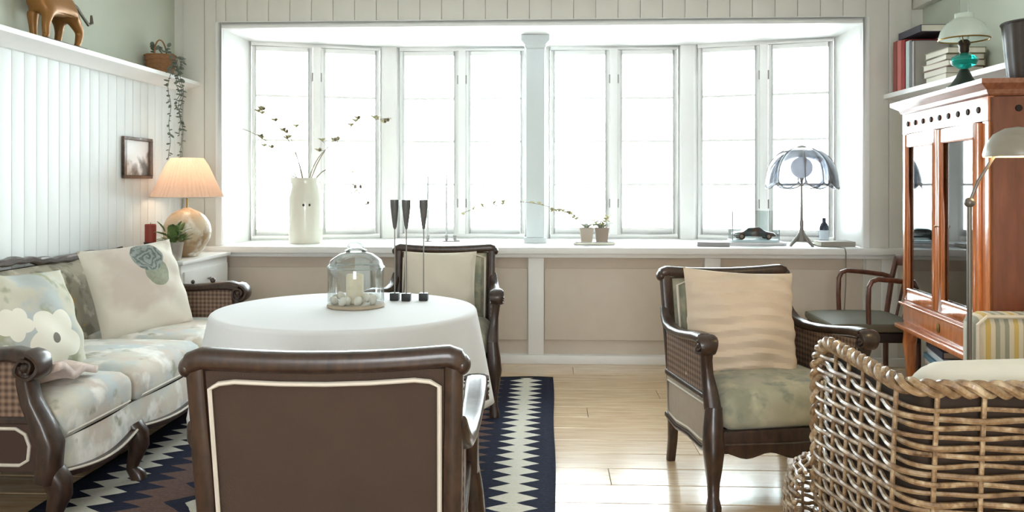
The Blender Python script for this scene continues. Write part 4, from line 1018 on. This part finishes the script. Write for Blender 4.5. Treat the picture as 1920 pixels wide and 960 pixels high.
# reading lamp
rl = thing('reading_lamp', 'slim metal floor lamp with a grey dome shade, lit', 'floor lamp', (1.47, 3.02, 0.0))
GUN = M('grey_lamp_metal', (120, 112, 104), 0.4, 0.6)
MB().lathe([(0.001, 0), (0.12, 0), (0.122, 0.008), (0.115, 0.016), (0.02, 0.024), (0.012, 0.04)], 28).build('base', GUN, rl)
MB().tube([(0, 0, 0.03), (0, 0, 1.19)], 0.0085, 10).build('pole', GUN, rl)
MB().ball((0, 0, 1.195), 0.018, 12, 8).build('joint', GUN, rl)
MB().tube([(0.0, 0, 1.195), (0.03, 0, 1.27), (0.08, 0, 1.35), (0.13, 0, 1.43), (0.165, 0, 1.455)], 0.006, 8).build('arm', GUN, rl)
MB().lathe([(0.108, 1.355), (0.11, 1.365), (0.10, 1.40), (0.075, 1.435), (0.04, 1.455), (0.001, 1.46)], 32, c=(0.165, 0, 0), caps=False).build('dome_shade', M('grey_enamel', (146, 138, 124), 0.35), rl)
MB().lathe([(0.105, 1.358), (0.097, 1.398), (0.072, 1.431), (0.038, 1.451), (0.001, 1.456)], 32, c=(0.165, 0, 0), caps=False).build('shade_lining', M('white_enamel', (250, 240, 220), 0.3), rl)
MB().ball((0.165, 0, 1.395), 0.028, 14, 10).build('bulb', emit('warm_bulb_reading', (255, 208, 130), 6), rl)
l2 = bpy.data.lights.new('reading_lamp_light', 'POINT'); l2.energy = 1.6; l2.color = (1, 0.75, 0.42); l2.shadow_soft_size = 0.03
l2o = bpy.data.objects.new('reading_lamp_light', l2); COL.objects.link(l2o); l2o.location = (1.635, 3.02, 1.362)

# striped armchair
sa = thing('striped_armchair', 'low armchair upholstered in yellow and grey stripes beside the glazed cabinet', 'armchair', (2.08, 3.33, 0.0))
MB().rbox((0, 0.24, 0.46), (0.70, 0.15, 0.54), 0.05, 10).build('back', STRIPE, sa)
MB().tube([(x, 0.165, z) for x, z in ((-0.345, 0.24), (-0.345, 0.69), (-0.31, 0.722), (0.31, 0.722), (0.345, 0.69), (0.345, 0.24))], 0.008, 8).build('piping', PIPING, sa)
for s in (-1, 1):
    MB().rbox((s * 0.29, -0.08, 0.37), (0.12, 0.48, 0.36), 0.045, 8).build('arm', STRIPE, sa)
    for y in (-0.27, 0.27): MB().sweep([(s * 0.29, y, 0.2), (s * 0.29, y, 0.0)], [0.028, 0.018], [0.028, 0.018], (1, 0, 0), 10, 0.6).build('leg', DWOOD, sa)
MB().box(-0.33, 0.33, -0.3, 0.3, 0.18, 0.26).build('seat_frame', STRIPE, sa, True, 0.01)
MB().rbox((0, -0.08, 0.33), (0.44, 0.48, 0.15), 0.045, 8, 0.02).build('seat_cushion', STRIPE, sa)

# ------------------------------------------------------------------ wicker armchair (faces +Y)
wc = thing('wicker_armchair', 'round-cornered wicker armchair of thick tan rattan holding a white cushion', 'armchair', (1.15, 1.875, 0.0))
HX, RC = 0.365, 0.07
def shell_pt(s, yf, z, out=0.0):
    """s = arc length from the left front edge round the back to the right front edge; returns point and outward normal"""
    bul = 0.012 * math.sin(PI * min(1, z / 0.8))
    hx = HX + bul; rc = RC
    a1 = yf - rc; a2 = a1 + rc * PI / 2; a3 = a2 + 2 * (hx - rc); a4 = a3 + rc * PI / 2; a5 = a4 + a1
    s = max(0.0, min(a5, s))
    if s < a1: p = (-hx, yf - s); n = (-1, 0)
    elif s < a2: t = (s - a1) / rc; n = (-math.cos(t), -math.sin(t)); p = (-hx + rc + rc * n[0], rc + rc * n[1])
    elif s < a3: p = (-hx + rc + (s - a2), 0.0); n = (0, -1)
    elif s < a4: t = (s - a3) / rc; n = (math.sin(t), -math.cos(t)); p = (hx - rc + rc * n[0], rc + rc * n[1])
    else: p = (hx, rc + (s - a4)); n = (1, 0)
    return Vector((p[0] + n[0] * out, p[1] + n[1] * out, z)), a5
def yfront(z): return 0.62 if z < 0.70 else 0.62 - 0.13 * (1 - math.sqrt(max(0.0, 1 - ((z - 0.70) / 0.115) ** 2)))
SP = 0.10; ROWH = 0.0205
nrow = int((0.80 - 0.03) / ROWH)
for k in range(nrow):
    z = 0.03 + ROWH * k; yf = yfront(z); tot = shell_pt(0, yf, z)[1]; n = int(tot / (SP / 6)); pts = []
    off = 0.62 - yf
    for j in range(n + 1):
        s = tot * j / n
        ph = (s + off) / SP * PI + (PI if k % 2 else 0)
        p, _ = shell_pt(s, yf, z, 0.0075 * math.sin(ph)); p.z += 0.002 * math.sin(s * 9 + k * 2.1); pts.append(p)
    MB().tube(pts, 0.0062 + 0.0008 * ((k * 7) % 3 - 1), 6).build('woven_strand', WICKER, wc)
zref = 0.4; tot = shell_pt(0, 0.62, zref)[1]; ns = int(tot / SP)
for j in range(ns + 1):
    s = (j + 0.5) * SP
    if s > tot: break
    pts = []
    for q in range(9):
        z = 0.02 + 0.775 * q / 8; yf = yfront(z)
        p, tt = shell_pt(s, 0.62, z)
        if p.y > yf: break
        pts.append(p)
    MB().tube(pts, 0.0055, 6).build('stake', WICKER, wc)
def gap_liner(u, v):
    z = 0.03 + 0.77 * v; p, tt = shell_pt(0, 0.62, z)
    p, _ = shell_pt(tt * u, yfront(z), z, -0.028); return tuple(p)
MB().grid(gap_liner, 60, 12).build('gap_shade_liner', M('gap_shade_brown', (58, 42, 30), 0.8, var=0.3, nscale=50), wc)  # added dark sheet; its colour stands in for shade between the strands
# braided rim along the top and down the front edges
rim = []
for q in range(8): rim.append(Vector((-HX - 0.004, 0.625, 0.36 + 0.34 * q / 7)))
for q in range(1, 9):
    a = PI / 2 * q / 8; rim.append(Vector((-HX - 0.004, 0.495 + 0.13 * math.cos(a), 0.70 + 0.115 * math.sin(a))))
n_ = 60; L0 = 0.62 - 0.495
totr = shell_pt(0, 0.62, 0.81)[1]
for q in range(1, n_): 
    s = L0 + (totr - 2 * L0) * q / n_; p, _ = shell_pt(s, 0.62, 0.81); p.z = 0.813; rim.append(p)
for q in range(8, -1, -1):
    a = PI / 2 * q / 8; rim.append(Vector((HX + 0.004, 0.495 + 0.13 * math.cos(a), 0.70 + 0.115 * math.sin(a))))
for q in range(7, -1, -1): rim.append(Vector((HX + 0.004, 0.625, 0.36 + 0.34 * q / 7)))
fine = []
for i in range(len(rim) - 1):
    for q in range(4): fine.append(rim[i].lerp(rim[i + 1], q / 4))
acc = [0.0]
for i in range(1, len(fine)): acc.append(acc[-1] + (fine[i] - fine[i - 1]).length)
for b_ in range(3):
    pts = []
    for i, p in enumerate(fine):
        t = (fine[min(i + 1, len(fine) - 1)] - fine[max(i - 1, 0)]).normalized()
        a = t.cross(Vector((0.31, 0.2, 0.93))).normalized(); c = t.cross(a)
        ph = acc[i] / 0.055 * PI + b_ * 2 * PI / 3
        pts.append(p + a * (0.012 * math.cos(ph)) + c * (0.012 * math.sin(ph)))
    MB().tube(pts, 0.0095, 6).build('rim_braid', WICKER, wc)
# rounded low arm fronts
for sx in (-1, 1):
    ax = sx * (HX - 0.03); rx, ry = 0.105, 0.25
    for k in range(24):
        z = 0.03 + ROWH * k
        q = 1.0 if z < 0.30 else math.sqrt(max(0.02, 1 - ((z - 0.30) / 0.155) ** 2))
        if z > 0.45: break
        pts = []
        for j in range(41):
            a = -PI * 0.06 + PI * 1.12 * j / 40
            rip = 1 + 0.045 * math.sin(a * 14 + (PI if k % 2 else 0))
            pts.append((ax - rx * q * rip * math.cos(a), 0.63 + ry * q * max(-0.1, math.sin(a)) ** 1 * rip, z))
        MB().tube(pts, 0.0066, 6).build('woven_strand', WICKER, wc)
    for j in range(9):
        a = PI * (j + 0.5) / 9; pts = []
        for z in (0.02, 0.15, 0.30, 0.36, 0.41, 0.44, 0.455):
            q = 1.0 if z < 0.30 else math.sqrt(max(0.0, 1 - ((z - 0.30) / 0.155) ** 2))
            pts.append((ax - rx * q * math.cos(a), 0.63 + ry * q * math.sin(a), z))
        MB().tube(pts, 0.005, 6).build('stake', WICKER, wc)
for sx in (-1, 1):
    for y in (0.06, 0.58): MB().tube([(sx * 0.31, y, 0.0), (sx * 0.31, y, 0.30)], 0.018, 10).build('leg', WICKER, wc)
MB().box(-0.335, 0.335, 0.03, 0.66, 0.26, 0.285).build('seat_frame', M('dark_rattan', (70, 52, 38), 0.7), wc, False)
o = MB().rbox((0, 0, 0.065), (0.60, 0.44, 0.12), 0.045, 10, 0.01).build('seat_cushion', CREAMCUSH)
o.location = (1.15, 1.875 + 0.43, 0.286); tag(o, 'cream seat cushion inside the wicker armchair', 'cushion')
bc = place_pillow('back_cushion', MB().rbox((0, 0, 0), (0.62, 0.20, 0.42), 0.095, 14), M('white_cotton_cover', (232, 226, 212), 0.9, var=0.05, spec=0.2, bumps=0.2, bscale=9), 'puffy white back cushion standing above the rim of the wicker armchair', 'cushion', (1.18, 1.875 + 0.18, 0.632), PI, R(7), R(2))

# ------------------------------------------------------------------ small bentwood armchair in the corner (faces -X)
sc_ = thing('bentwood_armchair', 'small dark armchair with bent wooden arms in the corner below the sill', 'armchair', (1.90, 5.22, 0.0), R(-90))
BENT = wood('bentwood', (66, 36, 26), (112, 66, 48), 0.3, 8, (5, 5, 2), 0.4)
MB().rbox((0, -0.01, 0.425), (0.54, 0.52, 0.06), 0.025, 8, 0.012).build('seat', M('dark_olive_seat', (96, 92, 76), 0.6, var=0.15), sc_)
MB().box(-0.26, 0.26, -0.25, 0.24, 0.34, 0.395).build('seat_frame', M('black_brown_frame', (44, 34, 30), 0.5), sc_, True, 0.005)
for s in (-1, 1):
    MB().tube([(s * 0.25, -0.05, 0.40), (s * 0.252, -0.055, 0.55), (s * 0.252, -0.052, 0.66), (s * 0.252, -0.035, 0.695), (s * 0.252, 0.0, 0.708), (s * 0.25, 0.10, 0.70), (s * 0.24, 0.22, 0.685), (s * 0.23, 0.265, 0.67)], 0.015, 10).build('arm', BENT, sc_)
    MB().tube([(s * 0.235, 0.235, 0.0), (s * 0.235, 0.235, 0.40), (s * 0.23, 0.27, 0.66), (s * 0.225, 0.30, 0.80)], 0.017, 10).build('rear_leg', BENT, sc_)
    MB().tube([(s * 0.235, -0.225, 0.36), (s * 0.235, -0.235, 0.0)], [0.02, 0.015], 10).build('front_leg', BENT, sc_)
MB().sweep([(-0.225, 0.30, 0.78), (-0.1, 0.325, 0.785), (0.1, 0.325, 0.785), (0.225, 0.30, 0.78)], 0.012, 0.035, (0, 1, 0), 10, 0.6).build('top_rail', BENT, sc_)
for x in (-0.1, 0, 0.1): MB().tube([(x, 0.24, 0.41), (x, 0.318, 0.77)], 0.009, 8).build('back_spindle', BENT, sc_)

# ------------------------------------------------------------------ things on the window sill
ZSI = ZS + 0.0005
jg = thing('ceramic_jug', 'tall cream ceramic jug with a dark mark on the window sill', 'jug', (-1.819, 6.22, ZSI))
jm = MB(); rs = []
for r, z in ((0.02, 0), (0.118, 0.0), (0.122, 0.012), (0.124, 0.12), (0.125, 0.25), (0.124, 0.34), (0.112, 0.385), (0.098, 0.42), (0.095, 0.46), (0.098, 0.485), (0.092, 0.485), (0.085, 0.45), (0.09, 0.38), (0.02, 0.30)):
    ring = []
    for j in range(36):
        a = 2 * PI * j / 36; lip = max(0, math.cos(a - PI)) ** 8 * max(0, (z - 0.40) / 0.085) if r > 0.05 else 0
        ring.append(((r + 0.035 * lip) * math.cos(a), r * math.sin(a), z + 0.03 * lip))
    rs.append(ring)
jm.rings(rs); jm.build('body', CERAM, jg)
MB().tube([(0.09, 0, 0.46), (0.15, 0, 0.455), (0.165, 0, 0.40), (0.155, 0, 0.32), (0.12, 0, 0.27)], 0.012, 10).build('handle', CERAM, jg).rotation_euler.z = R(60)
for dx in (0.0, 0.04): MB().ball((0.02 + dx, -math.sqrt(0.1255 ** 2 - (0.02 + dx) ** 2), 0.285), 0.009, 10, 6, (1, 0.25, 1.1)).build('painted_mark', DGREY, jg)
BR = random.Random(31)
petal0 = None
def branch(tip, mid, label, nb, leafy):
    global petal0
    t = thing('flower_branch', label, 'branch', (-1.819, 6.22, ZSI + 0.31), 0, 'branches in the jug')
    p0, p1, p2 = Vector((0, 0, 0.0)), Vector(mid), Vector(tip)
    pts = [p0.lerp(p1, u).lerp(p1.lerp(p2, u), u) for u in [k / 12 for k in range(13)]]
    MB().tube(pts, [0.0045 - 0.0025 * k / 12 for k in range(13)], 6).build('stem', TWIG, t)
    for k in range(nb):
        i = BR.randint(8, 12); p = pts[i] + Vector((BR.uniform(-0.05, 0.05), BR.uniform(-0.05, 0.05), BR.uniform(-0.04, 0.05)))
        MB().tube([pts[i], p], 0.002, 5).build('twig', TWIG, t)
        if k % 2 == 0: MB().ball(tuple(p + Vector((0.012, -0.01, 0.012))), 0.011, 8, 6, (1, 1, 1.3)).build('bud', BUD, t)
        if leafy: 
            l = leaf_mb(0.07, 0.03).build('leaf', M('pale_leaf', (196, 200, 160), 0.6), t) if k == 0 else copy_obj(l0, t)
            if k == 0: l0 = l
            l.location = p; l.rotation_euler = (BR.uniform(-0.6, 0.6), BR.uniform(-0.5, 0.5), BR.uniform(0, 6.28))
        else:
            for q in range(5):
                if petal0 is None: l = petal0 = leaf_mb(0.042, 0.036, 0.6).build('petal', BLOSSOM, t)
                else: l = copy_obj(petal0, t)
                l.location = p; l.rotation_euler = (0.5, 0, q * 2 * PI / 5)
branch((-0.46, -0.05, 0.54), (-0.12, 0, 0.42), 'flowering twig reaching farthest towards the lamp side from the jug', 4, False)
branch((-0.36, 0.0, 0.70), (-0.02, 0.02, 0.45), 'tallest pale blossom twig in the jug', 6, False)
branch((-0.20, 0.1, 0.58), (-0.05, 0.0, 0.40), 'short bare-tipped blossom twig in the jug', 4, False)
branch((0.24, 0.0, 0.44), (0.03, 0.0, 0.36), 'blossom twig leaning out over the jug handle', 5, False)
branch((0.64, 0.02, 0.62), (0.10, 0.05, 0.62), 'long blossom branch arching towards the candles from the jug', 8, False)
branch((0.44, 0.05, -0.02), (0.16, 0.02, 0.50), 'drooping pale leafy branch hanging beside the jug', 6, True)

# tapers on the sill
WAXG = translucent('grey_white_wax', (216, 216, 214), 0.2, 0.6)
for k, (x, h, lb) in enumerate(((-0.933, 0.50, 'thin taper candle on the sill, nearest the jug'), (-0.789, 0.51, 'thin taper candle on the sill, middle of three'), (-0.725, 0.62, 'tallest thin taper candle on the sill'))):
    o = thing('taper_candle', lb, 'candle', (x, 6.44, ZSI), 0, 'tapers on the sill')
    MB().lathe([(0.001, 0), (0.038, 0), (0.04, 0.006), (0.012, 0.012), (0.009, 0.03), (0.014, 0.045), (0.001, 0.045)], 18).build('holder', STEEL, o)
    MB().tube([(0, 0, 0.045), (0, 0, h * 0.6), (0, 0, h)], [0.0095, 0.0085, 0.005], 10).build('wax', WAXG, o)

# little pots on a tray
ty = thing('pot_tray', 'shallow white tray under the two small pots on the sill', 'tray', (0.325, 6.15, ZSI))
MB().rbox((0, 0, 0.01), (0.30, 0.14, 0.02), 0.008, 6).build('tray_body', CERAM, ty)
MB().box(-0.14, 0.14, -0.06, 0.06, 0.0195, 0.0215).build('tray_well', PORC, ty, False)
TPOT = M('taupe_pot', (150, 132, 118), 0.5, var=0.1)
for k, (x, mtp, nm) in enumerate(((-0.055, M('cream_taupe_pot', (190, 176, 160), 0.5, var=0.1), 'paler square pot with a white orchid spray on the sill tray'), (0.055, TPOT, 'darker taupe square pot with a short sprig on the sill tray'))):
    o = thing('square_pot', nm, 'plant', (0.325 + x, 6.15, ZSI + 0.022), 0, 'small pots on the sill')
    pm = MB().rings([[(sx * a, sy * a, z) for sx, sy in ((-1, -1), (1, -1), (1, 1), (-1, 1))] for a, z in ((0.04, 0), (0.048, 0.09), (0.051, 0.092), (0.051, 0.10), (0.044, 0.10), (0.042, 0.088))])
    pm.build('pot', mtp, o, False); MB().box(-0.042, 0.042, -0.042, 0.042, 0.08, 0.086).build('soil', M('soil', (70, 56, 46), 0.95), o, False)
    stems = (((-0.25, 0.05, 0.22), (-0.05, 0.0, 0.22)), ((-0.92, 0.1, 0.20), (-0.35, 0.05, 0.42))) if k == 0 else (((0.04, 0, 0.17), (0.0, 0, 0.12)), ((-0.05, 0.02, 0.15), (-0.02, 0, 0.1)))
    for tip, mid in stems:
        p1, p2 = Vector(mid), Vector(tip); pts = [Vector((0, 0, 0.08)).lerp(p1, u).lerp(p1.lerp(p2, u), u) for u in [q / 14 for q in range(15)]]
        so_ = MB().tube(pts, 0.002, 6).build('stem', TWIG, o)
        for i in range(6, 15, 1 if k == 0 else 2):
            for q in range(3):
                l = copy_obj(petal0, so_); l.location = pts[i]; l.rotation_euler = (BR.uniform(-0.5, 0.8), 0, BR.uniform(0, 6.28)); l.scale = (0.9, 0.9, 0.9)
    lq = None
    for q in range(5):
        if lq is None: l = lq = leaf_mb(0.10, 0.03, 0.5).build('leaf', M('sage_leaf_%s' % ('pale' if k == 0 else 'dark'), (170, 176, 160), 0.5), o)
        else: l = copy_obj(lq, o)
        l.location = (0, 0, 0.085); l.rotation_euler = (0.5, 0, q * 1.26)

# model car in a clear case
mc = thing('display_case', 'clear display case standing on white papers on the sill', 'case', (1.482, 6.20, ZSI + 0.0225))
MB().box(-0.17, 0.17, -0.08, 0.08, 0, 0.014).build('case_base', M('pale_blue_base', (206, 226, 232), 0.4), mc, True, 0.003)
cg = MB()
for (a, b, c, d) in ((-0.165, -0.162, -0.075, 0.075), (0.162, 0.165, -0.075, 0.075), (-0.162, 0.162, -0.075, -0.072), (-0.162, 0.162, 0.072, 0.075)): cg.box(a, b, c, d, 0.014, 0.22)
cg.box(-0.165, 0.165, -0.075, 0.075, 0.22, 0.223); cg.build('case_cover', CLEAR, mc, False)
for x in (-0.1655, 0.1655): MB().tube([(x, -0.0755, 0.014), (x, -0.0755, 0.222)], 0.004, 6).build('case_edge', M('smoky_edge', (140, 140, 142), 0.3), mc)
cr_ = thing('model_car', 'dark teal model car inside the clear display case', 'toy car', (1.482, 6.20, ZSI + 0.037))
CARP = M('dark_teal_enamel', (44, 62, 70), 0.2, var=0.1, coat=0.8)
prof = [(-0.15, 0.022), (-0.152, 0.04), (-0.14, 0.052), (-0.085, 0.058), (-0.045, 0.088), (0.035, 0.09), (0.075, 0.062), (0.135, 0.05), (0.15, 0.038), (0.148, 0.022)]
MB().prism(prof, -0.052, 0.052, 'y').build('body', CARP, cr_, True, 0.008)
for s in (-1, 1): MB().prism([(-0.07, 0.06), (-0.04, 0.081), (0.03, 0.082), (0.058, 0.062)], s * 0.0515, s * 0.0535, 'y').build('side_window', BLACK, cr_, False)
for x in (-0.095, 0.095):
    for s in (-1, 1):
        wh = MB().lathe([(0.004, -0.008), (0.02, -0.008), (0.024, -0.004), (0.024, 0.004), (0.02, 0.008), (0.004, 0.008)], 18).xf(Matrix.Translation((x, s * 0.05, 0.0245)) @ Matrix.Rotation(R(90), 4, 'X')).build('wheel', BLACK, cr_)
        MB().lathe([(0.001, -0.0095), (0.012, -0.0095), (0.012, 0.0095), (0.001, 0.0095)], 14).xf(Matrix.Translation((x, s * 0.05, 0.0245)) @ Matrix.Rotation(R(90), 4, 'X')).build('hubcap', STEEL, wh)
# papers and flat books
for k in range(2):
    o = book('sill_book', ['thin white paper-bound book under the display case', 'second white paper-bound book under the display case, beneath another'][1 - k], 'book', (1.49, 6.085 - 0.01 * k, ZSI + 0.011 * k), R(2 - 3 * k), 0.40, 0.26, 0.0105, (226, 226, 230), 'flat books on the sill')
o = book('sill_book', 'grey book lying flat on the sill between post and display case', 'book', (1.15, 5.97, ZSI), R(-8), 0.22, 0.17, 0.03, (150, 146, 146), 'flat books on the sill')
o = book('sill_book', 'taupe book lying flat on the sill by the cabinet end', 'book', (2.02, 5.99, ZSI), R(3), 0.24, 0.16, 0.035, (150, 142, 132), 'flat books on the sill')

# petal lamp
pt = thing('petal_lamp', 'lamp with drooping grey glass petals and a tripod foot on the sill', 'lamp', (1.775, 6.02, ZSI))
PEW = M('pewter', (138, 132, 126), 0.45, 0.55, var=0.15)
MB().lathe([(0.001, 0.03), (0.05, 0.035), (0.038, 0.07), (0.02, 0.10), (0.012, 0.13), (0.014, 0.17), (0.009, 0.2), (0.007, 0.45), (0.012, 0.47), (0.02, 0.485), (0.001, 0.5)], 20).build('stem', PEW, pt)
for k in range(4):
    a = k * PI / 2 + 0.5; MB().sweep([(0.02 * math.cos(a), 0.02 * math.sin(a), 0.075), (0.06 * math.cos(a), 0.06 * math.sin(a), 0.045), (0.105 * math.cos(a), 0.105 * math.sin(a), 0.004)], [0.016, 0.013, 0.012], [0.016, 0.011, 0.004], (-math.sin(a), math.cos(a), 0), 10, 0.8).build('foot', PEW, pt)
MB().ball((0, 0, 0.555), 0.075, 24, 14).build('globe', translucent('opal_globe', (250, 250, 252), 0.75, 0.2), pt)
PETAL = glass('grey_glass_petal', (226, 228, 233), 0.09, 0.10, 0.8)
pt0 = None
def petalf(u, v):
    a = (u - 0.5); 
    r = 0.035 + 0.205 * math.sin(v * PI * 0.5) ** 1.0; z = 0.695 - 0.21 * (1 - math.cos(v * PI * 0.5)) - 0.035 * v ** 6
    th_ = a * 0.80
    rr2 = r * (1 + 0.05 * math.cos(a * PI) * v); zz = z - 0.045 * math.cos(a * PI) * v ** 2
    return (rr2 * math.sin(th_), -rr2 * math.cos(th_), zz)
for k in range(8):
    if pt0 is None: 
        p = pt0 = MB().grid(petalf, 8, 12).build('petal', PETAL, pt); p.modifiers.new('thickness', 'SOLIDIFY').thickness = 0.003
        MB().tube([petalf(0.02, v) for v in [q / 10 for q in range(1, 11)]] + [petalf(u, 1) for u in [q / 8 for q in range(9)]], 0.0035, 6).build('petal_rim', PEW, p)
        pr0 = p.children[0]
    else:
        p = copy_obj(pt0, pt); copy_obj(pr0, p)
    p.rotation_euler.z = k * PI / 4 + 0.2
MB().lathe([(0.001, 0.715), (0.012, 0.712), (0.03, 0.705), (0.042, 0.692), (0.03, 0.684), (0.006, 0.68), (0.006, 0.62), (0.001, 0.62)], 18).build('finial', PEW, pt)
MB().tube([(0.03, 0.02, 0.035), (0.1, -0.05, 0.006), (0.20, -0.14, 0.006), (0.235, -0.185, 0.004), (0.24, -0.195, -0.03), (0.24, -0.19, -0.25), (0.235, -0.15, -0.6), (0.24, -0.14, -0.80)], 0.0035, 6).build('cord', M('grey_cord', (120, 112, 104), 0.6), pt)
# dark bottle
bt_ = thing('dark_bottle', 'small dark blue bottle with pale label on the sill beyond the petal lamp', 'bottle', (2.02, 6.30, ZSI))
MB().lathe([(0.001, 0), (0.03, 0), (0.033, 0.006), (0.033, 0.12), (0.025, 0.145), (0.013, 0.16), (0.013, 0.19), (0.001, 0.19)], 20).build('glass', M('dark_blue_glass', (44, 50, 66), 0.15, var=0.1), bt_)
MB().lathe([(0.0337, 0.03), (0.0337, 0.10)], 20, caps=False).build('label_band', M('pale_paper_label', (186, 196, 206), 0.7), bt_)
